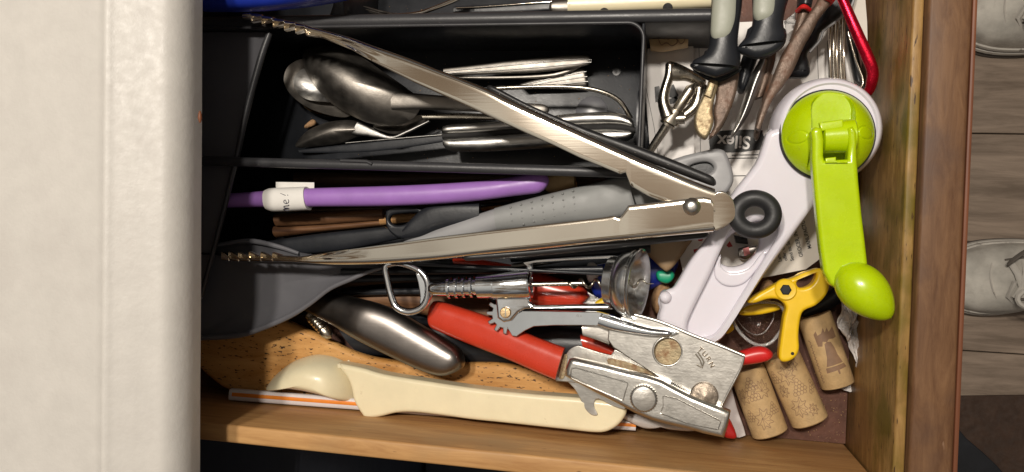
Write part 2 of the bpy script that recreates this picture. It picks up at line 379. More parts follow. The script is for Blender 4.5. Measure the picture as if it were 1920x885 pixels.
M['pen'] = mat('pen_ink', (.02, .02, .05), .4)
M['orange'] = mat('orange_print', (.72, .22, .02), .4)
M['milky'] = mat('milky_plastic', (.62, .58, .58), .3, var=.05)
M['gap'] = mat('dark_seam', (.012, .011, .011), .8)
def glass(name):
    G = bpy.data.materials.new(name); G.use_nodes = True; b = G.node_tree.nodes['Principled BSDF']
    b.inputs['Base Color'].default_value = (.93, .93, .92, 1); b.inputs['Roughness'].default_value = .08; b.inputs['Transmission Weight'].default_value = 1; b.inputs['IOR'].default_value = 1.16
    return G
M['clear'] = glass('clear_plastic'); M['clearrim'] = glass('clear_plastic_rim'); M['clearrim'].node_tree.nodes['Principled BSDF'].inputs['IOR'].default_value = 1.5; M['clearrim'].node_tree.nodes['Principled BSDF'].inputs['Transmission Weight'].default_value = .75

# ================================================================== SETTING
# kitchen floor planks
seams = [-260, -90, 46, 250, 455, 658, 862]
fl = bpy.data.objects.new('floor', None); C.objects.link(fl); tag(fl, kind='structure')
ys = [P(1838, s, -750).y*1000 for s in (46, 250)]; pw = ys[0]-ys[1]; y0 = ys[0]
box('underlay', (-1500, -1500, -775), (1600, 1500, -757), M['gap'], fl, 0)
for k in range(-7, 9):
    yb = y0-k*pw; x = -1400-(k % 3)*300
    while x < 1600:
        z = -750+random.uniform(-.5, .5)
        box('plank', (x+.6, yb-pw+.7, -757), (x+1199, yb-.7, z), M['plank'], fl, 1.0, 1); x += 1200
# dark mat and its black edge
r = thing('floor_mat', 'dark brown mat lying on the planks at the lower right corner', 'mat', 1880, 830, -749)
plate('mat_sheet', [(1700, 744), (1990, 740), (2100, 1100), (1700, 1100)], [], -744, 5, 1, M['rug'], r)
plate('black_corner', [(1760, 780), (1812, 822), (1858, 862), (1890, 900), (1910, 960), (1740, 960)], [], -738, 5.5, 1.5, M['traydark'], r, sm=3)
# lower cabinet below the drawer (dark)
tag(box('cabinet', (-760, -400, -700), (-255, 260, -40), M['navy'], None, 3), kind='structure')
tag(box('shaded_void_box', (-250, -420, -720), (60, -60, -330), M['navy'], None, 3), kind='structure')  # added dark box filling the shaded void below the drawer side

# countertop: profile swept along y
ea, eb = P(353, 0, 130), P(348, 885, 130)
def ctop():
    d = (eb-ea).normalized(); nx = Vector((-d.y, d.x, 0)) if False else Vector((d.y, -d.x, 0)).normalized()
    if nx.x > 0: nx = -nx                        # points away from the edge (to -x)
    # (distance back from edge, z)
    pr = [(0, 118), (0, 124)]
    for k in range(1, 9):
        q = k/8*math.pi/2*.9; pr.append((9*(1-math.cos(q))*1.3, 124+15*math.sin(q)*1.05))
    pr += [(13, 140.6), (18, 143), (23, 145.4), (27, 147.0), (29, 148.2), (30.3, 149.1), (31.5, 149.4), (32.7, 149.1), (34, 148.3), (37, 148.0), (70, 148), (400, 148), (400, 118)]
    vs = []; fs = []; ny = 40
    for j in range(ny+1):
        yy = ea+d*(-.35+j/ny*.95)
        for (s, z) in pr:
            w = math.sin(j*1.7)*.00008
            vs.append(Vector((yy.x, yy.y, 0))+nx*(s/1000+w)+Vector((0, 0, z/1000)))
    n = len(pr)
    for j in range(ny):
        for k in range(n-1): fs.append((j*n+k, j*n+k+1, (j+1)*n+k+1, (j+1)*n+k))
        fs.append((j*n+n-1, j*n, (j+1)*n, (j+1)*n+n-1))
    fs += [tuple(range(n)), tuple(range(ny*n, ny*n+n))[::-1]]
    return tag(mk('countertop', vs, fs, M['laminate'], None, 50), kind='structure')
ctop()
# a chip in the laminate edge
tag(tube_pts('edge_chip', [P(375, y, 132) for y in (208, 214, 222, 230)], [.0004, .0009, .0011, .0004], M['edgewood']), 'small orange brown chip in the edge of the white countertop', 'chip')

# drawer
dr = thing('drawer', 'open wooden kitchen drawer with brown painted front, full of utensils', 'drawer', 1256, 455, -6)
box('bottom_panel', (-520, -111.3, -4), (103.8, 235, 0), M['bottom'], dr, .3)
box('side_wall', (-520, -121.5, -10), (103.6, -111.5, 85), M['sidewood'], dr, 1.6, 3)
box('side_wall', (-520, 235.5, -10), (103.6, 245.5, 85), M['sidewood'], dr, 1.6, 3)
box('front_wall', (104, -121.8, -12), (109, 246, 93.5), M['frontwood'], dr, 1.2, 3)
box('front_panel', (109.2, -175, -30), (127.4, 300, 98.5), M['facewood'], dr, 1.8, 3)
box('front_edge_strip', (127.5, -175, -30), (129.6, 300, 98), M['edgewood'], dr, .8, 2)
box('back_wall', (-520, -111.3, 0.2), (-512, 235.3, 80), M['sidewood'], dr, 1)
for (x, y) in [(1590, 640), (1650, 330), (1655, 700), (1660, 820)]: pass

# ================================================================== SNEAKERS
def sneaker(px, py, ln, wd, ang, label):
    z0 = -750; r = thing('sneaker', label, 'shoe', px, py, z0, 'sneakers on the kitchen floor')
    c = P(px, py, z0); ca, sa = math.cos(R_(ang)), math.sin(R_(ang))
    def tr(x, y, z): return Vector((c.x+(x*ca-y*sa)/1000, c.y+(x*sa+y*ca)/1000, (z0+z)/1000))
    # toe at x=0 pointing to -x ; heel at x=ln
    def half(x):
        t = x/ln
        return wd/2*(max(0, 1-(1-min(t/.28, 1))**2))**.5*(1-.20*math.exp(-((t-.58)/.16)**2))*(1 if t < .88 else max(0, 1-((t-.88)/.13)**2)**.5)
    def lay(name, z1, z2, inset1, inset2, m_, topf=None):
        vs = []; fs = []; xs = [ln*(1-math.cos(math.pi*i/36))/2 for i in range(37)]; K = 14
        for x in xs:
            h_ = max(half(x), .5); zt = topf(x) if topf else z2
            for k in range(K+1):
                q = math.pi*k/K; hh = h_-inset1
                vs.append(tr(x, math.cos(q)*max(hh, .3)*(1 if not topf else (1-.12*math.sin(q))), z1+(zt-z1)*(math.sin(q)**.55 if topf else (1 if 0 < k < K else .55))))
            vs.append(tr(x, 0, z1))
        n = K+2
        for i in range(36):
            for k in range(n): fs.append((i*n+k, i*n+(k+1) % n, (i+1)*n+(k+1) % n, (i+1)*n+k))
        return mk(name, vs, fs, m_, r, 60)
    lay('outsole', 0, 9, -5, -5, M['darkstitch']); lay('midsole', 9.2, 20, -4, -4, M['sole']); lay('foxing_stripe', 20.2, 30, -1.5, -1, M['sole'])
    def top(x):
        t = x/ln; return 62 if t < .1 else 62+ (min(t, .6)-.1)/.5*62
    lay('upper', 28, 60, 2, 2, M['canvas'], top)
    # toe cap seam, lace stays and laces
    def arc(x, w, lift=1.5):
        return [tr(x+abs(q)**2*w*8e-3*0+ (1-math.cos(q*1.1))*22, math.sin(q)*half(x+20)*.80*w, 28+(top(x)-28)*(math.cos(q*.9)**.55)+lift) for q in [(-1.2+2.4*i/16) for i in range(17)]]
    tube_pts('toe_seam', arc(ln*.20, .95), .0011, M['sole'], r, 6)
    for i in range(5):
        x = ln*(.30+.07*i); zt = top(x)
        tube_pts('lace', [tr(x+6, -24, zt-4), tr(x+2, -8, zt+4), tr(x-1, 8, zt+4), tr(x-5, 24, zt-4)], .0042, M['lace'], r, 7, flat=.6)
        tube_pts('lace', [tr(x-5, -24, zt-4), tr(x+3, -8, zt+6), tr(x+8, 8, zt+6), tr(x+12, 24, zt-3)], .0036, M['lace'], r, 7, flat=.6)
    for s in (-1, 1):
        tube_pts('lace_stay', [tr(ln*(.27+.05*i), s*(30-abs(i-3)*1.2), top(ln*(.27+.05*i))-7) for i in range(8)], .0015, M['darkstitch'], r, 6)
    xb = ln*.30; zt = top(xb)
    loop = [tr(xb+38*math.cos(q)+26, 30*math.sin(q)*math.cos(q*.5)+22, zt+9+3*math.sin(q*2)) for q in [2*math.pi*i/24 for i in range(24)]]
    tube_pts('lace_bow', loop, .0022, M['darkstitch'], r, 6, closed=True)
    lp = [tr(xb+34*math.cos(q)+28, 16*math.sin(q)-26, zt+6) for q in [2*math.pi*i/20 for i in range(20)]]
    tube_pts('lace_bow', lp, .0034, M['lace'], r, 6, closed=True)
    tube_pts('lace_end', [tr(xb-6, -2, zt+6), tr(xb-12, -22, zt-6), tr(xb+4, -38, zt-22)], .003, M['lace'], r, 6)
    return r
sneaker(1738, 530, 285, 100, 9, 'worn white lace-up sneaker showing its laces beyond the middle of the drawer front')
sneaker(1762, 30, 285, 104, -4, 'worn white sneaker cut by the top right corner of the picture, dirty sole edge showing')

# ================================================================== CUTLERY TRAY
tr_ = thing('cutlery_tray', 'charcoal plastic cutlery tray with thin rims lying in the back of the drawer', 'tray', 850, 180, 1)
def X(px, py, z): return P(px, py, z).x*1000
def wallbox(n, x0, y0, x1, y1, z0, z1, m_='traydark', b=.5): return box(n, (x0, y0, z0), (x1, y1, z1), M[m_], tr_, b)
TX0, TX1 = -300, -17.5
box('tray_floor', (TX0, -58, 2), (TX1-1, 150, 4), M['traydark'], tr_, .3)  # tray floor and walls: blacker copy of the rim plastic, shade painted in
# walls of the big compartment; rims
yT = P(900, 46, 64).y*1000; yB = P(900, 307, 64).y*1000
wallbox('divider', TX0, yT, 22, yT+1.6, 4, 63)
wallbox('divider', TX0, yB-3, TX1, yB-1.4, 4, 63)
wallbox('end_wall', TX1-1.6, yB-1.5, TX1, yT, 4, 63)
wallbox('end_wall', TX0, -58, TX0+1.6, 150, 4, 63)
# rolled rims; lighter than the walls, their sheen put into the colour
def rim(name, pts, r=2.2, m_='tray', fl=.7): return tube_pts(name, [Vector(p)/1000 for p in pts], r/1000, M[m_], tr_, 10, flat=fl)
rim('rim', [(TX0, yT+3.2, 63.5), (-120, yT+3.2, 63.8), (24, yT+3.6, 63.5)], 3.6)
c_ = [(TX0, yT-.2, 64.6), (TX1-9, yT-.2, 64.6)]
for k in range(1, 9):
    q = k/8*math.pi/2; c_.append((TX1-9+8.6*math.sin(q), yT-8.8+8.6*math.cos(q), 64.6))
c_ += [(TX1-.4, yB+2, 64.6)]
rim('rim', c_, 1.0, 'tray', 1)
rim('rim', [(TX0, yB-2.2, 63.5), (-150, yB-2.4, 63.5), (TX1, yB-2.8, 63.5)], 2.8)
rim('rim', [(P(640, 300, 64).x*1000, yB-.2, 65.2), (P(690, 300, 64).x*1000, yB-.4, 65.6), (P(700, 300, 64).x*1000, yB-1.8, 65.8)], 1.0)
# small post on the upper rim near the left
xp = P(636, 20, 60).x*1000
wallbox('divider', xp-1, yT+2, xp+1, 150, 4, 60)
tube_pts('divider_flare', [Vector((xp, yT+q, z))/1000 for q, z in ((1, 61), (4, 61.5), (8, 61.3), (13, 61), (30, 61), (60, 61))], [.011, .0075, .0048, .0034, .0028, .0028], M['tray'], tr_, 16, flat=.35)
# foot pad and floor detail
lathe('foot_pad', P(1110, 212, 4.0), (0, 0, 1), [(0, 9.9), (1.2, 9.9), (1.5, 9.4), (1.5, 0)], M['ladle'], tr_)
lathe('mould_mark', P(1156, 135, 4), (0, 0, 1), [(0, 2.6), (.5, 2.5), (.6, 2), (.3, 0)], M['tray'], tr_)
# third compartment: lower divider seen under the tongs and black bars
yC = P(900, 500, 60).y*1000
wallbox('divider', TX0, yC-1.6, P(1150, 490, 60).x*1000, yC, 4, 57, 'traydark')
for yy, z, x1 in ((507, 46, 1130), (521, 30, 905), (546, 22, 900)):
    rim('rim', [(P(640, yy+6, z).x*1000, P(640, yy+3, z).y*1000, z), (P(x1, yy, z).x*1000, P(x1, yy-2, z).y*1000, z)], 2.0, 'traydark')

# slanted bar and dark panel at the back, blue thing
r = thing('dark_sheet', 'dark grey flat panel standing at the back of the drawer under the counter edge', 'panel', 440, 250, 40)
plate('panel_sheet', [(330, 60), (500, 60), (486, 130), (446, 290), (377, 560), (330, 600)], [], 55, 2, .5, M['ladle'], r)
tube('panel_edge', [(506, 62, 62), (489, 110, 62), (463, 205, 62), (446, 285, 62), (413, 420, 60), (377, 556, 58)], [5.5, 6, 5.5, 5, 4.5, 4], M['tray'], r)
r = loft('blue_utensil', [(380, -30), (520, -32), (700, -34)], [(380, 20), (450, 20), (520, 16), (600, 6), (660, -8), (700, -20)], 82, 9, M['bluep'], ex=2.6, r1=8)
tag(r, 'bright blue plastic edge at the top left beside the counter', 'handle')

# ---- upper compartment: forks and cream knife
def fork():
    r = thing('fork', 'shiny steel fork with curved neck, at the top edge of the picture', 'fork', 760, 20, 48)
    tube('neck', [(745, 28, 50), (780, 26, 52), (810, 17, 55), (848, 2, 58), (870, -10, 60)], [2.6, 4, 4, 4.5, 5], M['steel'], r, flat=.5)
    for i, (dx, dy) in enumerate([(0, 0), (4, 5), (10, 9)]):
        tube('tine', [(745+dx, 28+dy, 50), (715+dx, 22+dy, 46), (682+dx, 12+dy*1.1, 40)], [2.4, 2, 1], M['dullsteel'], r)
fork()
r = thing('table_knife', 'thin steel knife blade lying in the top compartment beside the cream handle', 'knife', 950, 16, 44)
loft('blade', [(852, 12), (980, 5), (1040, 0)], [(850, 26), (960, 24), (1035, 20)], 44, .8, M['traydark'], r, ex=3)
tube('blade_edge', [(855, 15, 46), (900, 13, 46), (975, 7.5, 46), (1065, 1, 46)], 1.2, M['steel'], r)
r = thing('cream_handled_knife', 'knife with cream riveted handle and dull bolster above the tray rim', 'knife', 1200, 12, 50)
loft('bolster', [(1030, 6), (1042, 2), (1068, 0)], [(1030, 26), (1045, 29), (1068, 29)], 52, 4.5, M['dullsteel'], r, ex=2.6, r0=2)
loft('handle', [(1068, -8), (1150, -14), (1340, -22)], [(1066, 28), (1150, 26), (1336, 17)], 54, 6, M['cream'], r, ex=3)
for (x, y) in ((1133, 24), (1252, 15)): lathe('rivet', P(x, y, 59), (0, -.25, 1), [(-2, 2.6), (.5, 2.6), (.9, 2), (1, 0)], M['gap'], r)
loft('tang', [(1336, -4), (1362, -6)], [(1336, 12), (1362, 10)], 52, 2, M['dullsteel'], r, ex=4)

# ---- spoons in the big compartment
r = thing('serving_spoon', 'large dark tarnished serving spoon lying face down over other spoons', 'spoon', 660, 160, 30)
bowl('spoon_bowl', [(570, 96), (600, 87), (640, 90), (680, 108), (722, 137), (762, 165), (790, 192), (770, 225), (730, 236), (690, 230), (650, 212), (615, 188), (588, 158), (570, 125)], 27, 15, M['dullsteel'], r, ctr=(665, 160), pw=2.2)
loft('handle', [(735, 172), (790, 176), (860, 182), (940, 190), (1030, 196)], [(735, 206), (790, 205), (860, 208), (940, 212), (1030, 216)], 34, 2.2, M['dullsteel'], r, ex=2.5, r1=5)
r = thing('round_spoon', 'round soup spoon facing up, mirror-like bowl left of the large dark spoon', 'spoon', 590, 165, 16)
bowl('spoon_bowl', [(533, 140), (545, 120), (575, 110), (620, 125), (650, 165), (660, 205), (650, 219), (618, 216), (580, 203), (552, 184), (535, 162)], 22, -7, M['dullsteel'], r, th=1)
r = thing('teaspoon', 'small teaspoon nested inside the round spoon bowl', 'spoon', 590, 160, 20)
bowl('spoon_bowl', [(550, 152), (556, 138), (574, 128), (610, 140), (640, 175), (636, 190), (604, 190), (575, 186), (556, 172)], 24, -5, M['steel2'], r, th=.9)
loft('handle', [(612, 152), (640, 178), (690, 204)], [(590, 160), (622, 190), (680, 214)], 26, 1.2, M['steel2'], r, ex=3)
r = thing('olive_spoon', 'olive green rim peeking out below the round spoon', 'spoon', 600, 205, 8)
bowl('spoon_bowl', [(560, 180), (600, 180), (650, 200), (640, 215), (615, 218), (585, 210), (568, 198)], 14, -4, M['brass'], r)
r = thing('lower_spoon', 'tarnished spoon face down below the serving spoon, with bright bent neck', 'spoon', 640, 250, 18)
bowl('spoon_bowl', [(556, 276), (560, 262), (580, 243), (620, 228), (665, 226), (700, 240), (690, 250), (665, 258), (640, 268), (595, 274)], 18, 7, M['dullsteel'], r, ctr=(630, 248))
loft('handle', [(672, 228), (705, 244), (735, 255), (760, 246), (805, 226)], [(660, 252), (700, 257), (734, 262), (765, 250), (806, 229)], 21, 1.5, M['steel2'], r, ex=3)
r = thing('dessert_spoon', 'spoon bowl half hidden under the end of the large spoon', 'spoon', 760, 230, 16)
bowl('spoon_bowl', [(700, 236), (740, 225), (800, 214), (806, 222), (780, 238), (750, 251), (722, 248)], 20, -4, M['dullsteel'], r)
loft('handle', [(790, 214), (860, 212), (930, 214)], [(795, 224), (860, 224), (930, 226)], 22, 1.5, M['nickel'], r, ex=3)
tag(loft('food_crumb', [(571, 236), (585, 224), (592, 226)], [(572, 242), (588, 236), (593, 232)], 9, 2, M['corkend'], None, r0=1, r1=1, n=10, m_=8), 'reddish brown crumb on the tray floor left of the lower spoon', 'crumb')
def flatware(name, A, B, z, lab, m_='steel2', h=1.4, ribs=0, ex=3.2):
    r = thing(name, lab, 'cutlery', (A[0][0]+A[-1][0])/2, (A[0][1]+B[-1][1])/2, 10, 'cutlery handles in the big tray compartment')
    loft('handle', A, B, z, h, M[m_], r, ex=ex, r1=2)
    for i in range(ribs):
        t = (i+1)/(ribs+1)
        p = [(a[0]+(b[0]-a[0])*t, a[1]+(b[1]-a[1])*t, zev(z, a[0], a[1])+h+.2) for a, b in zip(A, B)]
        tube('rib', p, 1.1, M['steel2'], r)
    return r
flatware('dinner_fork', [(832, 129), (900, 121), (1000, 109), (1090, 103), (1110, 108)], [(834, 142), (900, 140), (1000, 136), (1070, 128), (1108, 121)], 20, 'long steel fork handle with rounded ridged edge, topmost of the cutlery', 'dullsteel', ribs=2)
flatware('table_spoon', [(832, 140), (930, 143), (1040, 137), (1096, 112)], [(836, 147), (930, 149), (1045, 143), (1100, 119)], 16, 'narrow steel handle tucked below the topmost ridged handle', 'dullsteel')
flatware('ribbed_fork', [(975, 158), (1040, 139), (1098, 125)], [(985, 166), (1045, 165), (1104, 162)], 12, 'short flared steel handle with broad ribs and a square end', 'dullsteel', ribs=3, h=2)
r = thing('bent_bar', 'flat steel bar bent in an arc around the grey foot pad', 'utensil', 1090, 175, 20)
tube('bar', [(925, 166, 34), (1000, 163, 34), (1080, 164, 33), (1128, 172, 32), (1162, 190, 30), (1183, 222, 26)], 4.2, M['nickel'], r, flat=1.3)
r = thing('steel_handled_knife', 'heavy knife with brushed steel handle split by a black seam', 'knife', 1010, 250, 20)
loft('blade', [(560, 281), (700, 265), (834, 250)], [(562, 287), (700, 284), (834, 266)], 26, .7, M['traydark'], r, ex=3)
tube('blade_edge', [(648, 268, 28), (740, 260, 28), (836, 252, 28)], 1.0, M['steel2'], r)
loft('handle_scale', [(831, 248), (838, 236), (900, 231), (1000, 222), (1080, 213), (1150, 211), (1184, 223), (1190, 240)], [(831, 254), (838, 254), (900, 251), (1000, 243), (1080, 238), (1150, 236), (1180, 240), (1190, 243)], 30, 6, M['steel2'], r, ex=2.4, r0=2, r1=2)
loft('handle_scale', [(831, 260), (900, 256), (1000, 248), (1080, 243), (1150, 241), (1190, 247)], [(833, 272), (845, 283), (910, 284), (1020, 278), (1110, 273), (1165, 268), (1189, 256)], 30, 6, M['steel2'], r, ex=2.4, r0=2, r1=2)
loft('handle_core', [(832, 250), (1000, 238), (1150, 233), (1191, 240)], [(832, 262), (1000, 252), (1150, 246), (1191, 250)], 30, 4, M['gap'], r, ex=3)

# ================================================================== MIDDLE: purple, hook, wood, grey handle
def dk(label, A, B, z, h, m_, name='wooden_utensil', cat_='utensil', **k):
    o = loft(name, A, B, z, h, M[m_], None, **k); return tag(o, label, cat_)
dk('dark red-brown wooden handle lying above the purple handle', [(560, 322), (800, 322), (1140, 318)], [(560, 350), (800, 350), (1140, 346)], 18, 8, 'deepwood', 'dark_wooden_utensil', r1=6)
r = loft('purple_utensil', [(330, 366), (440, 362), (510, 357), (580, 353), (750, 348), (880, 341), (960, 332), (1010, 322), (1030, 320)], [(330, 391), (440, 389), (580, 388), (750, 386), (880, 378), (960, 368), (1010, 362), (1028, 358)], 48, 5.2, M['purple'], None, ex=2.3, r1=7, n=40)
tag(r, 'long purple silicone handle with a white label wrapped round it', 'handle')
lbw = loft('label_wrap', [(500, 356), (506, 353), (575, 350)], [(503, 394), (512, 397), (580, 394)], 48, 6.0, M['label'], r, ex=2.4, n=8, m_=24)
plate('label_flap', [(517, 341), (589, 342), (589, 356), (517, 356)], [], 45, .5, .1, M['label'], r)
def strokes(name, segs, z, rad, mat_, parent):
    vs = []; fs = []
    for s in segs:
        w = [P(x, y, zev(z, x, y)) for x, y in s]; m_ = 5; b = len(vs)
        for i, p in enumerate(w):
            t = (w[min(i+1, len(w)-1)]-w[max(i-1, 0)]).normalized(); a = Vector((0, 0, 1)).cross(t).normalized()
            for k in range(m_):
                q = 2*math.pi*k/m_; vs.append(p+(a*math.cos(q)+Vector((0, 0, 1))*math.sin(q)*.5)*rad/1000)
        for i in range(len(w)-1):
            for k in range(m_): k2 = (k+1) % m_; fs.append((b+i*m_+k, b+i*m_+k2, b+(i+1)*m_+k2, b+(i+1)*m_+k))
    return mk(name, vs, fs, mat_, parent, 0)
zl = lambda x, y: 48+6.0*max(0, 1-abs((y-374.5)/21.5)**2.4)**(1/2.4)+.18
K4 = 2.767
def q4(l): return [(370+x/K4, 280+y/K4) for x, y in l]
strokes('handwriting', [q4(cat(g, 4, False)) for g in [
    [(476, 318), (452, 316), (447, 312), (454, 308), (474, 305), (453, 303), (448, 298), (455, 294), (472, 292), (474, 287)],
    [(462, 280), (458, 264), (452, 264), (448, 271), (452, 279), (462, 281), (472, 276), (474, 266), (470, 260)]]]+[q4([(458, 239), (430, 228)]), q4([(471, 240), (467, 236)])], zl, .21, M['pen'], lbw)
tag(loft('cork_stopper', [(1018, 332), (1035, 322), (1080, 326)], [(1020, 358), (1040, 362), (1080, 352)], 26, 9, M['cork'], None, ex=3, r0=3, sharp=40), 'short tan cork piece at the end of the purple handle', 'cork')
dk('reddish brown wooden spoon handle under the black hook, left half', [(516, 400), (600, 397), (720, 390)], [(520, 425), (620, 420), (722, 412)], 24, 4, 'darkwood', r0=0)
dk('lower reddish brown wooden handle beside the black spatula shaft', [(516, 424), (620, 419), (722, 411)], [(520, 446), (600, 436), (720, 424)], 20, 5, 'darkwood')
dk('light tan wooden stick passing under the black hook', [(715, 402), (800, 398), (870, 391), (950, 383)], [(715, 423), (800, 412), (870, 400), (950, 391)], 22, 4, 'warmwood', r1=3)
dk('black wooden shaft edge between the purple handle and the wooden stick', [(515, 390), (700, 386), (960, 372)], [(515, 399), (700, 396), (960, 380)], 22, 4, 'deepwood')
r = thing('black_spatula', 'black plastic spatula handle with an oval hanging hole, bent upward', 'spatula', 770, 420, 34)
plate('hanging_loop', [(722, 412), (724, 394), (740, 386), (775, 387), (800, 392), (830, 386), (832, 440), (790, 446), (757, 447), (742, 444), (726, 430)], [[(730, 414), (735, 403), (760, 399), (782, 398), (776, 404), (766, 414), (756, 421), (740, 422)]], 41, 4, 1.4, M['traydark'], r, sm=4)
loft('bent_neck', [(757, 430), (775, 408), (790, 394), (812, 384), (850, 380), (900, 380)], [(757, 448), (790, 445), (815, 434), (835, 428), (860, 424), (900, 420)], 42, 3, M['traydark'], r, ex=3)
loft('shaft', [(500, 452), (600, 438), (722, 425)], [(540, 478), (640, 470), (760, 446)], 34, 3, M['traydark'], r, ex=3)
# grey dotted handle
zg = lin((800, 450), 40, (1180, 365), 46)
r = thing('grey_utensil', 'tapered grey soft-grip handle with rows of raised dots and a hanging hole', 'handle', 1050, 385, 40)
loft('neck', [(760, 452), (800, 437), (860, 414), (929, 391)], [(760, 466), (810, 462), (870, 452), (934, 432)], zg, 4.6, M['grey2'], r, ex=2.6)
loft('grip', [(929, 390), (1000, 371), (1060, 356), (1120, 342), (1174, 325)], [(935, 434), (1000, 428), (1060, 420), (1130, 414), (1196, 402)], zg, 7, M['grey'], r, ex=2.6)
loft('grip_end', [(1174, 325), (1182, 344), (1215, 340), (1262, 300)], [(1196, 402), (1200, 404), (1230, 400), (1290, 370)], 40, 6, M['grey'], r, ex=3)
plate('hanging_end', [(1225, 325), (1262, 298), (1330, 280), (1352, 279), (1364, 290), (1376, 330), (1370, 352), (1352, 366), (1290, 372), (1230, 372)], [[(1290, 315), (1303, 306), (1325, 303), (1337, 310), (1336, 320), (1320, 328), (1299, 332)]], 44, 9, 2.2, M['grey2'], r, sm=3)
plate('hole_shade_plate', [(1250, 312), (1330, 292), (1356, 300), (1362, 340), (1344, 352), (1260, 358)], [], 39.5, 3, .8, M['traydark'], r, sm=2)  # black plate added behind the hole, stands for the shade inside it
dots = []
vs = []; fs = []
for i in range(7):
    for j in range(4):
        x = 957+i*19.5+j*1.6; y = 389+j*12.2-i*5.2
        if y > 425-(i*2.0): continue
        c = P(x, y, zg(x, 404-i*2.5)+7.0-abs(j-1.2)*.28); b = len(vs); rr_ = .00078
        vs.append(c+Vector((0, 0, .0006)))
        for ring_, zz in ((.6, .0004), (1, -.0006)):
            for k in range(10): q = k*math.pi/5; vs.append(c+Vector((math.cos(q)*rr_*ring_, math.sin(q)*rr_*ring_, zz)))
        for k in range(10): k2 = (k+1) % 10; fs += [(b, b+1+k, b+1+k2), (b+1+k, b+11+k, b+11+k2, b+1+k2)]
mk('grip_dots', vs, fs, M['grey'], r, 0)

# ================================================================== lower left: spatula blade, gunmetal handle, finial, paddle, scoop, stick
r = thing('wooden_paddle', 'honey coloured wooden paddle with black speckles along the drawer side', 'paddle', 560, 680, 10)
plate('paddle_blade', [(360, 640), (376, 612), (430, 596), (490, 592), (532, 601), (561, 614), (605, 633), (642, 652), (686, 668), (737, 677), (800, 681), (877, 681), (947, 682), (1006, 696), (1090, 722), (1090, 790), (900, 780), (700, 765), (540, 755), (436, 735), (395, 712), (366, 680)], [], lin((400, 680), 26, (1080, 740), 16), 9, 3.5, M['paddle'], r, sm=4, seg=3)
r = thing('drinking_straw', 'white flat straw with an orange stripe lying against the drawer side', 'straw', 600, 750, 12)
zs = lin((434, 738), 32, (1193, 797), 20)
loft('straw_body', [(434, 728), (1193, 788)], [(432, 750), (1192, 807)], zs, 2.6, M['milky'], r, ex=3.4, smooth=False)
sb_ = [o for o in r.children if o.name.startswith('straw_body')][0]
loft('orange_stripe', [(436, 735.5), (1193, 794)], [(435, 743), (1192, 801)], lambda x, y: zs(x, y)+2.2, .55, M['orange'], sb_, ex=3, smooth=False)
r = thing('slate_turner', 'wide slate grey nylon turner blade at the lower left, partly in shadow', 'turner', 520, 540, 30)
bowl('blade', [(330, 480), (378, 462), (415, 456), (469, 449), (520, 460), (560, 473), (640, 484), (720, 489), (770, 490), (700, 507), (656, 524), (618, 541), (581, 569), (544, 592), (494, 614), (445, 629), (395, 634), (330, 634)], 50, -7, M['ladle'], r, ctr=(500, 535), th=1.6, pw=3)
tube('raised_rim', [(360, 634, 50.6), (445, 629, 50.6), (494, 614, 50.6), (544, 592, 50.6), (581, 569, 50.6), (618, 541, 50.6), (656, 524, 50.6), (700, 507, 50.6), (770, 490, 50.6)], [4.5, 4.5, 4.5, 4.5, 4, 4, 4, 3, 2], M['ladle'], r, flat=.7)
tube('raised_rim', [(378, 466, 50.6), (415, 459, 50.6), (469, 452, 50.6), (520, 462, 50.6), (560, 475, 50.6)], [3, 4, 4.5, 4, 3], M['ladle'], r, flat=.7)
r = loft('steel_scoop', [(585, 530), (612, 540), (655, 555), (700, 566), (740, 580), (775, 600), (822, 628), (862, 654), (877, 672)], [(560, 574), (588, 590), (627, 610), (670, 636), (701, 652), (740, 671), (781, 690), (822, 703), (862, 702)], lambda x, y: 37-14*max(0, min(1, (680-x)/100)), 9, M['gunmetal'], None, ex=2.5, r1=9, n=40, m_=32)
tag(r, 'smooth curved dark gunmetal handle lying diagonally above the wooden paddle', 'handle')
r = thing('honing_tip', 'small shiny ribbed metal tip poking out beside the gunmetal handle', 'handle tip', 600, 612, 28)
a0, a1 = P(580, 590, 27), P(621, 634, 30); L_ = (a1-a0).length*1000; pr = [(0, 3.0)]
for k in range(5): s = L_*(.12+k*.11); pr += [(s, 2.5), (s+.3, 3.6), (s+L_*.06, 3.6), (s+L_*.075, 2.6)]
pr += [(L_*.68, 4.0), (L_*.80, 3.7), (L_*.92, 2.4), (L_, .2)]
lathe('tip', a0, (a1-a0), pr, M['nickel'], r, 24)
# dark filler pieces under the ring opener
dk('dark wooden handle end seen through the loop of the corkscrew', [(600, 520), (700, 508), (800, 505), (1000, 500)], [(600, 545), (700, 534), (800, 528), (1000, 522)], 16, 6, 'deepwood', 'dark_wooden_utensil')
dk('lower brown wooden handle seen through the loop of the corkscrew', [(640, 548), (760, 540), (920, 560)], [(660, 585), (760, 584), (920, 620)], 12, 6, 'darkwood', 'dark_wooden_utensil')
dk('black plastic handle in the dark gap below the red can opener handle', [(630, 600), (760, 596), (1000, 606), (1120, 616)], [(680, 666), (800, 672), (1000, 690), (1120, 690)], 10, 7, 'traydark', 'black_utensil')

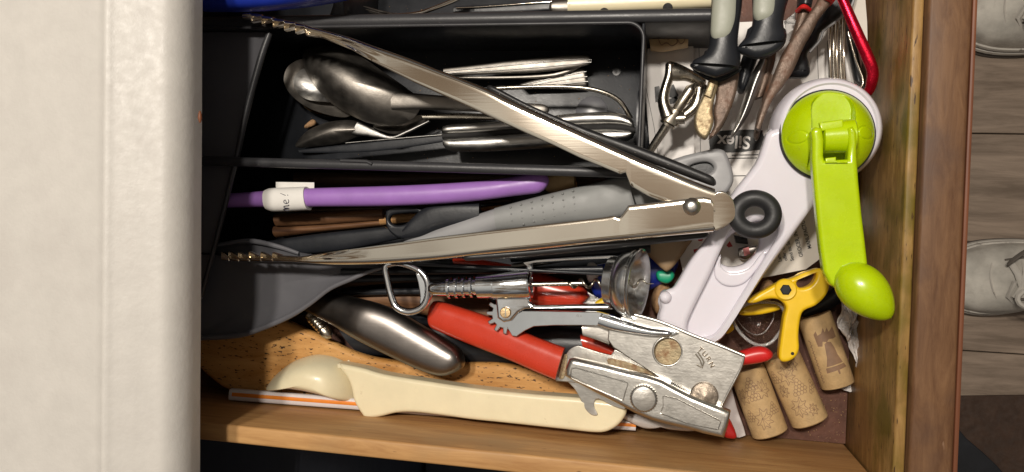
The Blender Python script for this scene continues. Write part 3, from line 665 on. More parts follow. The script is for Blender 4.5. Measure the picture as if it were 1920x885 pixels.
r = thing('cream_scoop', 'cream plastic scoop with rounded bowl and long thick handle', 'scoop', 800, 740, 26)
zc = lin((500, 720), 33, (1150, 780), 42)
bowl('scoop_bowl', [(500, 731), (508, 714), (524, 697), (552, 677), (587, 666), (611, 667), (633, 673), (652, 685), (664, 705), (669, 730), (664, 752), (633, 745), (610, 739), (585, 733), (560, 729), (535, 727)], 26, 19, M['cream'], r, ctr=(600, 710), th=1.5, pw=3.2, rings=16)
plate('handle', [(630, 682), (650, 685), (682, 692), (721, 703), (808, 717), (900, 730), (1000, 740), (1087, 747), (1140, 753), (1170, 762), (1174, 776), (1160, 797), (1138, 810), (1112, 812), (1057, 806), (947, 794), (880, 787), (830, 780), (775, 774), (742, 775), (712, 782), (686, 785), (676, 776), (666, 760), (661, 748), (657, 727), (649, 708), (636, 692)], [], lin((640, 720), 37, (1170, 790), 48), 14, 2.4, M['cream'], r, sm=4, seg=5)

# ================================================================== RIGHT: papers
zb = 10
def pap(name, outline, z, lab, m_='paper', th=.8, cat_='booklet'):
    r = thing(name, lab, cat_, sum(p[0] for p in outline)/len(outline), sum(p[1] for p in outline)/len(outline), z-th)
    plate('sheet', outline, [], z, th, .15, M[m_], r); return r
r = pap('instruction_booklet', [(1284, 46), (1420, 40), (1600, 34), (1606, 150), (1606, 420), (1540, 470), (1420, 500), (1285, 500)], 8, 'large white folded booklet with thin black ruled lines under the pliers', th=4)
for x in (1292, 1310):
    strokes('ruled_line', [[(x, 50), (x+2, 180), (x+4, 360)]], 8.1, .16, M['blackink'], r)
for x in (1532, 1551): strokes('ruled_line', [[(x, 76), (x+3, 170)]], 8.1, .16, M['blackink'], r)
strokes('ruled_line', [[(1372, 291), (1432, 290)], [(1364, 297), (1432, 296)], [(1372, 330), (1420, 329)]], 8.1, .28, M['blackink'], r)
plate('printed_block', [(1319, 50), (1342, 49), (1342, 58), (1319, 59)], [], 8.2, .2, .02, M['blackink'], r)
pbd = plate('product_badge', [(1340, 246), (1420, 243), (1430, 250), (1430, 280), (1340, 286), (1331, 276), (1330, 256)], [], 8.4, .3, .05, M['blackink'], r, sm=2)
text('badge_lettering', 'Silex', 1376, 265, 8.6, 25, 178, M['paper'], pbd, bold=.02, sx=.95)
r = pap('white_card', [(1204, 94), (1284, 70), (1300, 74), (1302, 300), (1262, 350), (1220, 300)], 13, 'white card with a bold black letter print beneath the chrome handle', th=.7, cat_='card')
for pl in ([(1227, 163), (1236, 161), (1239, 178), (1247, 176), (1250, 186), (1229, 192)], [(1256, 160), (1263, 158), (1272, 178), (1268, 186), (1255, 182)], [(1246, 190), (1268, 180), (1274, 190), (1250, 198)]):
    plate('bold_print', pl, [], 13.2, .2, .02, M['blackink'], r)
strokes('card_line', [[(1204, 130), (1226, 236), (1234, 290)]], 13.1, .14, M['blackink'], r)
plate('red_tab', [(1201, 146), (1208, 165), (1208, 176), (1202, 166)], [], 13.4, .3, .05, M['redink'], r)
r = pap('text_leaflet', [(1480, 380), (1540, 372), (1545, 480), (1511, 505), (1430, 521), (1400, 528)], 24, 'cream leaflet with small printed lines beside the white opener body', 'paper2', th=1.4, cat_='leaflet')
for s, x, y, hh in [('MANUFACTU', 1515, 452, 7.5), ('GROCER, IN', 1500, 470, 7.5), ('Send to: Sale', 1484, 480, 7), ('offer. Co', 1473, 486, 7), ('Laminat', 1463, 490, 7), ('RET', 1452, 494, 7.5)]:
    text('small_print', s, x-3, y-12, 24.2, hh, 106, M['blackink'], r, bold=.012, sx=.9)
# print patch beside 'Silex' arrow
r = pap('red_marked_packet', [(1262, 430), (1350, 440), (1440, 440), (1420, 510), (1330, 520), (1282, 516)], 20, 'white packet with small red print showing through the hole in the opener', th=1.2, cat_='packet')
for pl in ([(1300, 468), (1316, 464), (1313, 478), (1303, 479)], [(1302, 480), (1313, 479), (1312, 482), (1303, 483)], [(1306, 446), (1322, 444), (1316, 452), (1310, 452)], [(1362, 460), (1368, 452), (1374, 462), (1366, 464)]):
    plate('red_mark', pl, [], 20.2, .2, .02, M['redink'], r)
r = thing('metal_clip', 'small dark steel clip with a pink sticker inside the oval hole of the opener', 'clip', 1398, 472, 20)
loft('clip_body', [(1384, 466), (1396, 462), (1420, 458)], [(1386, 484), (1398, 487), (1412, 476)], 25, 4, M['gunmetal'], r, ex=4, n=10)
plate('pink_sticker', [(1393, 466), (1404, 463), (1407, 476), (1396, 480)], [], 30, .4, .05, mat('pink_sticker', (.75, .25, .25), .5), r)
loft('clip_body', [(1376, 440), (1400, 446)], [(1380, 456), (1402, 458)], 24, 3, M['traydark'], r, ex=4, n=6)
# cork with print near the top, dark stuff
r = loft('printed_cork', [(1216, 66), (1240, 58), (1290, 54)], [(1220, 94), (1245, 96), (1290, 88)], 22, 8, M['cork'], None, ex=2.2); tag(r, 'printed tan cork half hidden below the tray rim at the top', 'cork')
strokes('leaf_print', [cat([(1235, 70), (1245, 64), (1252, 74), (1262, 68), (1270, 78), (1260, 86), (1250, 80), (1240, 84)], 4), cat([(1268, 66), (1278, 62), (1284, 74), (1276, 82)], 4)], 30.2, .25, M['ink'], r)
tag(loft('black_marker', [(1196, 170), (1210, 176), (1216, 250)], [(1190, 290), (1212, 300), (1220, 262)], 5, 4, M['traydark'], None), 'black plastic strip in the gap between tray end and white card', 'strip')
# white stuff along right wall top
pap('torn_paper', [(1588, -10), (1622, -10), (1626, 40), (1628, 120), (1612, 90), (1598, 30)], 34, 'torn cream paper wedged against the drawer front at the top right', 'paper2', cat_='paper')

# wires bundle
r = thing('wire_whisk', 'bundle of shiny steel whisk wires behind the white opener head', 'whisk', 1567, 110, 20)
for i, x in enumerate((1556, 1563, 1569, 1576, 1582)):
    tube('wire', [(x+1, 30, 24), (x, 80, 26+i % 2), (x, 120, 26), (x+3, 175, 24)], 2.7, M['nickel'] if i % 2 else M['steel'], r)
tag(loft('black_strap', [(1584, 30), (1590, 90), (1602, 150)], [(1596, 30), (1606, 90), (1622, 165)], 16, 3, M['traydark'], None, ex=3), 'black strap between the whisk wires and the red hook', 'strap')
r = thing('steel_bracket', 'thin bent steel bracket under the red hook', 'bracket', 1605, 130, 20)
tube('bracket_wire', [(1590, 60, 24), (1604, 110, 24), (1618, 150, 24), (1612, 166, 24), (1600, 170, 24)], 2, M['steel'], r)
# red hook
r = thing('red_hook', 'shiny red anodised hook leaning against the drawer front', 'hook', 1615, 100, 30)
tube('hook_bar', [(1572, -20, 58), (1588, 18, 58), (1606, 60, 58), (1626, 105, 57), (1636, 132, 56), (1635, 152, 54), (1628, 172, 50), (1606, 190, 44)], [9, 10, 11, 11.5, 11, 11, 9.5, 7], M['anored'], r, m_=18)

# scissors-like black handle
r = thing('black_handled_shears', 'black shears handle with brown edging at the top right', 'shears', 1540, 80, 30)
plate('handle_core', [(1560, -20), (1610, -20), (1592, 16), (1566, 38), (1542, 56), (1534, 76), (1516, 97), (1519, 116), (1521, 132), (1514, 142), (1488, 143), (1470, 140), (1490, 100), (1515, 60), (1545, 20)], [], 40, 10, 3.5, M['traydark'], r, sm=3)
tube('brown_edging', [(1606, -20, 41), (1595, 14, 41), (1568, 40, 41), (1545, 57, 41), (1537, 76, 41), (1518, 98, 41)], 2.6, M['grey2'], r)
# red-ringed screwdriver / rusty pliers
r = thing('rusty_pliers', 'old rusty brown pliers with long worn arm and red grip ends', 'pliers', 1490, 110, 44)
loft('long_arm', [(1545, -30), (1531, 4), (1510, 34), (1488, 66), (1474, 88), (1463, 108), (1450, 140), (1440, 168), (1428, 196), (1415, 240)], [(1572, -30), (1561, 2), (1548, 20), (1534, 38), (1520, 66), (1506, 90), (1488, 131), (1469, 162), (1446, 192), (1424, 246)], 64, 3.4, M['rustbrown'], r, ex=3.4, n=40)
loft('short_arm', [(1498, 14), (1492, 40), (1480, 76)], [(1520, 18), (1510, 44), (1500, 70)], 58, 4, M['rustbrown'], r, ex=2.5)
loft('grip', [(1500, -40), (1496, -10), (1494, 12)], [(1530, -40), (1526, -10), (1521, 14)], 58, 6.5, M['traydark'], r, ex=2.2)
tube('red_collar', [(1495, 21, 60), (1507, 12, 66), (1521, 22, 60)], 4.6, M['red2'], r)
loft('red_grip_end', [(1548, -40), (1544, -10), (1540, 0)], [(1580, -40), (1570, -6), (1560, 8)], 66, 6.5, M['red2'], r, ex=2.2)
loft('rusty_jaw', [(1440, 140), (1432, 175), (1420, 215), (1412, 258)], [(1460, 150), (1446, 190), (1432, 225), (1420, 268)], 52, 5, M['rustbrown'], r, ex=2.2, r1=3)

def plier(label, inlay, outer, flange, zt, name='pliers'):
    r = thing(name, label, 'pliers', flange[0][0], flange[0][1], 20, 'pliers with grey and black grips')
    loft('black_grip', outer[0], outer[1], zt-7, 7, M['traydark'], r, ex=2.6, n=40, m_=28)
    loft('grey_inlay', inlay[0], inlay[1], zt-3.6, 4.6, M['sage'], r, ex=2.6, r1=6, n=30)
    plate('grip_flange', flange[1], [], zt-3.5, 8, 3.2, M['traydark'], r, sm=3, seg=4)
    return r
r1_ = plier('diagonal cutters with sage grey and black grip and rusty short jaws',
    ([(1337, -40), (1336, 0), (1333, 35), (1331, 82)], [(1385, -40), (1383, 0), (1379, 44), (1366, 82)]),
    ([(1336, -40), (1333, 20), (1330, 70), (1327, 92), (1316, 106), (1300, 114), (1296, 122)], [(1394, -40), (1391, 10), (1386, 50), (1383, 80), (1385, 100), (1388, 116), (1386, 128)]),
    [(1340, 120), [(1294, 120), (1303, 112), (1318, 104), (1328, 90), (1384, 92), (1389, 114), (1382, 126), (1348, 141), (1334, 140), (1308, 130)]], 82)
plate('jaw', [(1330, 148), (1347, 152), (1341, 180), (1336, 205), (1338, 228), (1328, 255), (1319, 259), (1307, 248), (1302, 229), (1305, 207), (1316, 184), (1325, 165)], [], 66, 8, 1.6, M['rust'], r1_, sm=3, seg=3)
plate('jaw', [(1348, 146), (1384, 126), (1384, 158), (1377, 186), (1362, 224), (1348, 246), (1329, 259), (1340, 232), (1338, 208), (1343, 182)], [], 64, 8, 1.8, M['rustbrown'], r1_, sm=3, seg=3)
loft('jaw_strap', [(1330, 155), (1320, 178)], [(1341, 160), (1334, 184)], 66.5, 1.6, M['rust'], r1_, ex=4, n=8)
plate('second_flange', [(1300, 124), (1345, 142), (1388, 122), (1386, 134), (1350, 153), (1330, 150), (1306, 136)], [], 66, 5, 2, M['traydark'], r1_, sm=3)
r2_ = plier('needle-nose pliers with sage grey and black grip and slim pointed jaw',
    ([(1414, -40), (1412, 0), (1411, 34), (1413, 46)], [(1460, -40), (1457, 0), (1453, 28), (1440, 47)]),
    ([(1410, -60), (1410, -10), (1411, 40), (1402, 66), (1386, 84), (1384, 90)], [(1500, -60), (1478, 0), (1470, 30), (1469, 52), (1475, 68), (1470, 80)]),
    [(1430, 90), [(1382, 90), (1398, 68), (1410, 46), (1468, 46), (1476, 70), (1468, 86), (1446, 101), (1420, 107), (1398, 100)]], 82)
loft('pointed_jaw', [(1424, 112), (1404, 150), (1395, 182), (1382, 222), (1368, 258)], [(1440, 116), (1430, 150), (1419, 178), (1400, 222), (1371, 262)], 56, 5, M['steel2'], r2_, ex=1.5, r1=3)
loft('jaw_root', [(1420, 100), (1426, 120), (1424, 150), (1414, 186)], [(1456, 92), (1452, 120), (1442, 150), (1430, 182)], 52, 4, M['rustbrown'], r2_, ex=2.4)
loft('second_grip', [(1396, 96), (1384, 130), (1379, 170)], [(1424, 100), (1410, 140), (1394, 180)], 50, 7, M['traydark'], r2_, ex=2.4, r1=4)
# tiny printed bits of leaflet between pliers
r = pap('small_leaflet', [(1470, 40), (1492, 22), (1492, 52), (1476, 64)], 44, 'small scrap of white leaflet with black letters between two pliers', cat_='leaflet')
text('small_print', 'SU', 1485, 32, 44.2, 6, 180, M['blackink'], r); text('small_print', 'rmou', 1482, 43, 44.2, 6, 180, M['blackink'], r)

# chrome handle tool
r = thing('chrome_corer', 'old nickel plated corer with open trapezoid handle and round shaft', 'corer', 1270, 190, 24)
loft('side_bar', [(1247, 116), (1246, 140), (1238, 166), (1233, 192), (1240, 224)], [(1266, 118), (1264, 145), (1257, 168), (1255, 190), (1266, 214)], 46, 5.2, M['nickel'], r, ex=2.3, r0=2)
loft('top_bar', [(1248, 115), (1266, 117), (1296, 131), (1328, 150)], [(1254, 150), (1268, 152), (1290, 153), (1316, 170)], lin((1250, 130), 47, (1325, 160), 42), lambda t: 4.6-1.2*t, M['nickel'], r, ex=2.2, r0=2, r1=2)
loft('side_bar', [(1300, 152), (1299, 172), (1293, 194), (1272, 212)], [(1330, 158), (1322, 184), (1312, 208), (1286, 228)], 41, 3.6, M['nickel'], r, ex=2.2, r0=2)
tube('hub', [(1246, 214), (1262, 222), (1284, 222)], 11, M['nickel'], r, z=46, m_=16)
a0, a1 = P(1213, 292, 38), P(1303, 155, 50); dv = a1-a0; L_ = dv.length*1000
lathe('shaft', a0, dv, [(0, 2.2), (L_*.42, 2.6), (L_*.43, 4.4), (L_*.46, 4.4), (L_*.465, 3.4), (L_*.48, 5.6), (L_*.64, 4.6), (L_*.65, 2.9), (L_*.92, 2.9), (L_*.95, 1.8), (L_, .2)], M['nickel'], r, 28)

# ================================================================== blue, green, wedge
tag(loft('blue_clip', [(1100, 500), (1150, 490), (1210, 480), (1278, 482)], [(1110, 556), (1150, 570), (1210, 548), (1262, 522)], 16, 6, M['bluep'], None, ex=2.5, r0=4, r1=4), 'dark blue plastic piece behind the bell of the corkscrew', 'clip')
tag(loft('green_cap', [(1228, 508), (1250, 506), (1266, 510)], [(1232, 526), (1250, 532), (1264, 524)], 24, 4, M['green'], None, ex=3, r0=2, r1=2, n=14), 'small green plastic piece between corkscrew bell and white opener', 'cap')
tag(loft('yellow_scrap', [(1116, 566), (1132, 556), (1148, 562)], [(1120, 574), (1134, 576), (1148, 572)], 26, 3, M['yellow'], None, n=12), 'tiny yellow piece under the corkscrew bell', 'scrap')
tag(loft('white_scrap', [(1098, 494), (1112, 492), (1124, 500)], [(1100, 530), (1112, 528), (1124, 520)], 22, 3, M['milky'], None, n=12, r0=2, r1=2), 'white plastic piece seen inside the corkscrew frame', 'cap')
tag(plate('wooden_wedge', [(1196, 440), (1296, 440), (1290, 462), (1268, 494), (1254, 508), (1244, 507), (1222, 486), (1205, 468)], [], 38, 9, 3, M['tan'], None, sm=3), 'tan wooden tip under the rivet end of the tongs', 'spoon tip')
tag(loft('rough_cork', [(1222, 540), (1240, 530), (1262, 534)], [(1220, 580), (1236, 590), (1256, 584)], 14, 9, M['corkend'], None, r0=4, r1=4, n=14), 'dark crumbly cork beside the corkscrew bell', 'cork')

# red handle underneath + second handle of the opener
r = thing('red_peeler', 'red handled tool lying under the corkscrew frame', 'peeler', 1000, 540, 20)
loft('handle', [(852, 484), (900, 487), (950, 494), (1000, 506), (1050, 522), (1090, 536), (1108, 549)], [(862, 500), (900, 508), (950, 540), (1000, 570), (1050, 577), (1085, 576), (1104, 562)], 26, 8, M['red'], r, ex=2.3, r1=6)
plate('blade', [(1100, 546), (1135, 566), (1150, 580), (1100, 580), (1090, 565)], [], 26, 1.2, .3, M['steel2'], r)

# ================================================================== WHITE AND LIME OPENER
op = thing('lime_crank_opener', 'white safety can opener with round head and lime green crank and knob', 'can opener', 1450, 420, 34)
zo = lin((1300, 620), 50, (1540, 240), 66)
bodyo = [(1446, 240), (1432, 268), (1418, 304), (1381, 352), (1352, 398), (1327, 444), (1292, 490), (1264, 537), (1250, 545), (1238, 552), (1233, 566), (1236, 580), (1231, 600), (1238, 625), (1290, 655), (1344, 646), (1384, 592), (1430, 522), (1507, 416), (1530, 384), (1560, 330), (1560, 260), (1500, 232)]
hole = [(1330, 478), (1346, 452), (1366, 428), (1400, 410), (1426, 425), (1432, 452), (1424, 478), (1402, 500), (1372, 508), (1342, 500)]
hole = [(1346, 486), (1356, 462), (1372, 440), (1400, 428), (1420, 436), (1426, 456), (1416, 478), (1394, 496), (1366, 500)]
plate('body', bodyo, [hole], zo, 14, 4.0, M['white'], op, sm=3, seg=4)
trough = [(1394, 424), (1420, 414), (1444, 414), (1460, 426), (1456, 448), (1430, 490), (1396, 545), (1358, 606), (1336, 630), (1300, 634), (1288, 614), (1300, 580), (1330, 520), (1352, 470), (1372, 430)]
inner = [(x+(1400-x)*.02, y+(430-y)*.02) for x, y in bodyo]
plate('raised_frame', inner, [trough], lambda x, y: zo(x, y)+6.5, 9, 3.2, M['white'], op, sm=3, seg=4)
plate('inner_ledge', [(1352, 476), (1340, 500), (1342, 522), (1360, 536), (1384, 536), (1404, 524), (1430, 490), (1436, 470), (1426, 478), (1404, 504), (1372, 512), (1352, 500)], [], lambda x, y: zo(x, y)+2.0, 4, 1.2, M['white'], op, sm=3, seg=3)
lathe('guide_stud', P(1248, 556, 52), (0, 0, 1), [(-10, 3.3), (6, 3.2), (8, 2.6), (9, 1.4), (9.3, 0)], M['white'], op, 24)
# head
hc = P(1540, 250, 62); s_ = (P(1541, 250, 72)-P(1540, 250, 72)).length*1000
Rw = 108*s_
lathe('head', P(1541, 249, 52), (.03, .0, 1), [(-14, Rw*.90), (-8, Rw*.97), (0, Rw), (8, Rw*.995), (13, Rw*.965), (17, Rw*.91), (19.2, Rw*.86), (19.6, Rw*.82), (18.5, Rw*.79), (18, 0)], M['white'], op, 72)
gc = P(1552, 252, 73); Rg = 88*(P(1553, 252, 76)-P(1552, 252, 76)).length*1000
# dial: dome with a channel cut from centre to the top; height field
def dial():
    vs = []; fs = []; nr = 70; na = 256
    px = lambda u, v: None
    for i in range(nr+1):
        for k in range(na):
            r_ = i/nr; q = 2*math.pi*k/na; x, y = r_*math.cos(q), r_*math.sin(q)
            z = 13*(1-(r_**3.0)) if r_ < 1 else 0
            # channel: |x|<.42 and y>-.15 sunk
            wch = .47; cx_ = x-.02
            yy = y-.10
            inside = 0
            d = abs(cx_)-wch if yy < .40 else math.hypot(cx_, (yy-.40)*1.0)-wch
            inside = max(0, min(1, (-d)/.035))
            inside = inside*inside*(3-2*inside)
            zc_ = 2.2+.6*r_
            z = z*(1-inside)+min(z, zc_)*inside
            # oval buttons
            for bx, by in ((-.70, -.13), (.74, .0)):
                e = math.hypot((x-bx)/.20, (y-by)/.14)
                z -= .5*math.exp(-((e-1)/.08)**2)
                if e < 1: z += .15
            vs.append(gc+Vector((x*Rg, y*Rg, z))/1000)
    for i in range(nr):
        for k in range(na): k2 = (k+1) % na; fs.append((i*na+k, i*na+k2, (i+1)*na+k2, (i+1)*na+k))
    b = len(vs)
    for k in range(na): q = 2*math.pi*k/na; vs.append(gc+Vector((Rg*math.cos(q), Rg*math.sin(q), -5))/1000)
    for k in range(na): k2 = (k+1) % na; fs.append((nr*na+k, nr*na+k2, b+k2, b+k))
    return mk('dial', vs, fs, M['lime'], op, 60)
dl_ = dial()
lathe('dial_gap', gc-Vector((0, 0, .003)), (0, 0, 1), [(0, Rg+1.0), (1.2, Rg+1.0), (1.3, Rg-1)], M['gap'], op, 72)
# hinge drum in dial
hA, hB = P(1536, 258, 88), P(1604, 254, 88); hd = hB-hA
hdr = lathe('hinge_drum', P(1543, 258, 87), hd, [(-.6, 6.2), (0, 7.4), (13.5, 8.0), (14.2, 7.2)], M['lime'], dl_, 40)
plate('drum_tab', [(1536, 230), (1581, 223), (1582, 240), (1540, 246)], [], 94, 3, .8, M['lime'], op)
# crank arm
zk = lin((1570, 260), 96, (1590, 520), 92)
arm_o = [(1523, 262), (1521, 246), (1530, 237), (1542, 240), (1546, 262), (1545, 292), (1547, 300), (1590, 298), (1592, 270), (1590, 240), (1600, 236), (1608, 248), (1608, 290), (1611, 340), (1617, 400), (1623, 450), (1628, 494), (1612, 520), (1594, 542), (1574, 545), (1556, 532), (1545, 510), (1539, 470), (1533, 414), (1527, 350), (1523, 300)]
cra = plate('crank_arm', arm_o, [], zk, 9, 2.2, M['lime'], op, sm=0, seg=4, sharp=50)
plate('latch_step', [(1548, 296), (1568, 294), (1568, 300), (1572, 303), (1590, 300), (1590, 306), (1548, 306)], [], 96.5, 3, .6, M['lime'], op)
# knob: egg
k0, k1 = P(1576, 500, 92), P(1671, 597, 92); kd = k1-k0; kl = kd.length*1000; prk = []
for i in range(25):
    t = i/24; prk.append((t*kl, kl*.345*math.sin(math.pi*t**.85)**.58*(1-.05*t)))
lathe('knob', k0, kd, prk, M['lime'], cra, 48)

# ================================================================== TONGS
tg = thing('tongs', 'open stainless steel serving tongs with serrated tips, black grips and a black ring', 'tongs', 1300, 390, 70)
zt = lin((450, 40), 78, (1350, 380), 84)
Ao = [(452, 24), (472, 22), (500, 29), (553, 41), (600, 54), (650, 67), (699, 84), (749, 101), (784, 114), (824, 130), (861, 144), (913, 165), (960, 188), (1080, 242), (1181, 288), (1252, 318), (1300, 338), (1355, 358)]
Ai = [(454, 34), (470, 33), (469, 41), (490, 38), (490, 47), (511, 42), (511, 52), (532, 47), (532, 57), (553, 52), (553, 62), (570, 58), (574, 66), (600, 69), (627, 80), (657, 92), (704, 118), (774, 153), (861, 192), (911, 215), (973, 243), (1036, 271), (1086, 295), (1162, 326), (1173, 323), (1183, 349), (1216, 368), (1260, 384), (1341, 397)]
def armplate(name, outer_, inner_, z, parent, m_):
    """bent sheet channel: top face with rolled outer lip, thin"""
    def mono(l):
        o = [l[0]]
        for p in l[1:]: o.append((max(p[0], o[-1][0]+.6), p[1]))
        return o
    outer_, inner_ = mono(cat(outer_, 5, False)), mono(inner_); x0_, x1_ = inner_[0][0], min(inner_[-1][0], outer_[-1][0])
    xs = sorted(set([round(p[0], 2) for p in inner_]+[x0_+(x1_-x0_)*i/140 for i in range(141)])); xs = [x for x in xs if x <= x1_+.01]
    def at(l, x):
        for a, b in zip(l, l[1:]):
            if a[0] <= x <= b[0]: return a[1]+(b[1]-a[1])*(x-a[0])/(b[0]-a[0])
        return l[0][1] if x < l[0][0] else l[-1][1]
    n = len(xs)-1; ts = [(x-x0_)/(x1_-x0_) for x in xs]
    A = [Vector((x, at(outer_, x), 0)) for x in xs]; B = [Vector((x, at(inner_, x), 0)) for x in xs]; vs = []; K = None
    for a, b, t in zip(A, B, ts):
        zz = zev(z, (a.x+b.x)/2, (a.y+b.y)/2)+.4*math.sin(t*14+.6)*min(1, 4*(1-t)); pa, pb = P(a.x, a.y, zz), P(b.x, b.y, zz); w = pa-pb; L = w.length; u = w.normalized()
        r_ = min(.0032, L*.4)
        tip = max(0, 1-t/.30); bow = .0050*tip*min(1, t/.05)
        sec = [(-0.0, -.0012), (0, 0)]
        pts = [pb+Vector((0, 0, -.0030)), pb+Vector((0, 0, -.0003)), pb+u*.0006]
        for k in range(1, 6): 
            s = k/6; pts.append(pb+u*(.0006+(L-r_-.0006)*s)+Vector((0, 0, -bow*math.sin(math.pi*s)*.7)))
        for k in range(0, 7):
            q = k/6*math.pi/2; pts.append(pa-u*r_+u*(r_*math.sin(q))+Vector((0, 0, -r_*(1-math.cos(q)))))
        pts.append(pa+Vector((0, 0, -.010)))
        pts.append(pa-u*.0009+Vector((0, 0, -.010)))
        pts.append(pa-u*.0009+Vector((0, 0, -r_)))
        pts.append(pb+u*.0012+Vector((0, 0, -.0016-bow*.6)))
        tw = .02*math.sin(6.5*t+3.4)+.04*math.sin(15*t+.4)*(1-t)
        pts = [q_+Vector((0, 0, (q_-(pa+pb)/2).dot(u)*tw)) for q_ in pts]
        K = len(pts); vs += pts
    fs = []
    for i in range(n):
        for k in range(K): k2 = (k+1) % K; fs.append((i*K+k, i*K+k2, (i+1)*K+k2, (i+1)*K+k))
    fs += [tuple(range(K)), tuple(range(n*K, n*K+K))[::-1]]
    return mk(name, vs, fs, m_, parent, 40)
armplate('arm', Ao, Ai, zt, tg, M['steel'])
Bi = [(415, 472), (428, 480), (428, 471), (446, 480), (446, 472), (466, 480), (466, 471), (488, 480), (488, 472), (510, 480), (510, 473), (530, 479), (565, 481), (601, 475), (674, 465), (760, 453), (820, 444), (901, 434), (980, 425), (1060, 416), (1136, 407), (1151, 404), (1162, 408), (1178, 385), (1250, 377), (1318, 369), (1332, 372), (1338, 382)]
Bo = [(415, 488), (445, 490), (494, 490), (544, 491), (594, 495), (640, 497), (700, 496), (760, 492), (820, 487), (900, 478), (1000, 469), (1090, 459), (1180, 450), (1260, 442), (1343, 434)]
zt2 = lin((415, 480), 70, (1340, 400), 88)
armplate('arm', Bo, Bi, zt2, tg, M['steel'])
plate('hinge_plate', [(1337, 366), (1355, 358), (1372, 371), (1378, 384), (1380, 404), (1370, 418), (1352, 428), (1340, 431), (1330, 400)], [], 82, 2.2, .6, M['steel'], tg, sm=3)
lathe('rivet', P(1297, 387, 88), (0, 0, 1), [(-2, 4.4), (0.2, 4.3), (.9, 3.6), (1.5, 3.3), (2.2, 2.6), (2.5, 1.4), (2.6, 0)], M['openersteel'], tg, 28)
rc = P(1415, 402, 78); rr0 = (P(1416, 402, 78)-P(1415, 402, 78)).length
pts = [rc+Vector((math.cos(q)*35*rr0, math.sin(q)*32*rr0, 0)) for q in [2*math.pi*i/64 for i in range(64)]]
tube_pts('pull_ring', pts, 16.2*rr0, M['ring'], tg, 24, closed=True)
loft('grip', [(914, 160), (930, 164), (1000, 200), (1098, 240), (1180, 268), (1263, 300), (1342, 333)], [(912, 170), (930, 178), (1000, 213), (1098, 258), (1180, 290), (1263, 322), (1344, 352)], 73, 5, M['black'], tg, ex=2.6, r0=3, r1=3)
loft('grip', [(869, 477), (1000, 464), (1180, 446), (1328, 434)], [(870, 490), (1000, 481), (1180, 463), (1329, 447)], 72, 5, M['black'], tg, ex=2.6, r0=3, r1=3)
tag(loft('black_utensil', [(960, 470), (1100, 466), (1220, 458)], [(960, 492), (1100, 484), (1220, 474)], 46, 5, M['traydark'], None, ex=2.6), 'black plastic handle just below the lower arm of the tongs', 'handle')

# ================================================================== CORKSCREW
cs_ = thing('wing_corkscrew', 'chrome wing corkscrew with bottle opener loop, geared lever and bell', 'corkscrew', 1000, 545, 40)
Z = 54
ringo = [(717, 502), (724, 494), (750, 490), (776, 497), (800, 519), (812, 536), (814, 545), (809, 558), (799, 577), (782, 588), (762, 590), (740, 581), (727, 562), (720, 530)]
ringi = [(727, 504), (748, 497), (768, 503), (779, 516), (783, 535), (787, 555), (786, 570), (772, 579), (756, 583), (745, 574), (735, 555), (730, 530)]
tube('opener_loop', [(723, 500), (736, 493.5), (752, 493), (774, 500), (790, 510), (800, 524), (803, 540), (800, 562), (790, 577), (774, 584), (757, 583), (742, 574), (734, 556), (727, 528)], 6.2, M['chrome'], cs_, z=Z+1, closed=True, m_=18)
plate('loop_web', [(779, 510), (802, 524), (813, 540), (806, 562), (792, 575), (786, 568), (787, 555), (783, 530)], [], Z+1.5, 3, .8, M['chrome'], cs_, sm=3)
a0 = P(806, 541, Z); a1 = P(928, 536, Z+2); dv = a1-a0; L_ = dv.length*1000
pr = [(0, 3.2), (2, 4.3), (L_*.24, 4.5), (L_*.26, 4.6)]
for k in range(4):
    s = L_*(.28+k*.115); pr += [(s, 4.7), (s+.6, 6.1), (s+L_*.05, 6.1), (s+L_*.062, 4.7), (s+L_*.09, 4.7)]
pr += [(L_*.745, 4.7), (L_*.75, 6.6), (L_*1.0, 6.9)]
lathe('threaded_rack', a0, dv, pr, M['chrome'], cs_, 40)
a0 = P(924, 537, Z+1); a1 = P(996, 533, Z+2); dv = a1-a0; L_ = dv.length*1000
lathe('barrel', a0, dv, [(0, 6.9), (.2, 7.3), (L_-1, 8.2), (L_, 7.6), (L_+.1, 5), (L_-4, 4.6), (L_-4, 0)], M['chrome'], cs_, 40)
plate('frame_lug', [(926, 540), (992, 538), (993, 566), (1002, 572), (1146, 570), (1146, 579), (984, 580), (972, 586), (958, 602), (944, 605), (932, 597), (930, 575)], [], Z+2, 7, 1.6, M['chrome'], cs_, sm=0, seg=3)
plate('frame_rail', [(985, 500), (1004, 487), (1150, 478), (1150, 486), (1008, 494), (1000, 500), (996, 520), (986, 520)], [], Z+2, 6, 1.8, M['chrome'], cs_, sm=2, seg=3)
# worm
a0 = P(998, 533, Z+1); a1 = P(1096, 531, Z+1); tube_pts('worm_shaft', [a0, a1], .0013, M['nickel'], cs_, 16)
w0 = P(1066, 532, Z+1); w1 = P(1214, 530, Z+1); pts = []; rad = []
ax = (w1-w0).normalized(); side = Vector((0, 0, 1)).cross(ax).normalized()
for i in range(120):
    t = i/119; q = t*2*math.pi*5.2+1; rr_ = .0022*min(1, t*8+.35)*(1-max(0, t-.9)*6)
    pts.append(w0.lerp(w1, t)+side*math.cos(q)*rr_+Vector((0, 0, 1))*math.sin(q)*rr_); rad.append(.00085*(1-.6*max(0, t-.85)/.15))
tube_pts('worm', pts, rad, M['nickel'], cs_, 8)
tube_pts('worm_tip', [pts[-1], P(1226, 532, Z+1)], [.0005, .0001], M['nickel'], cs_, 6)
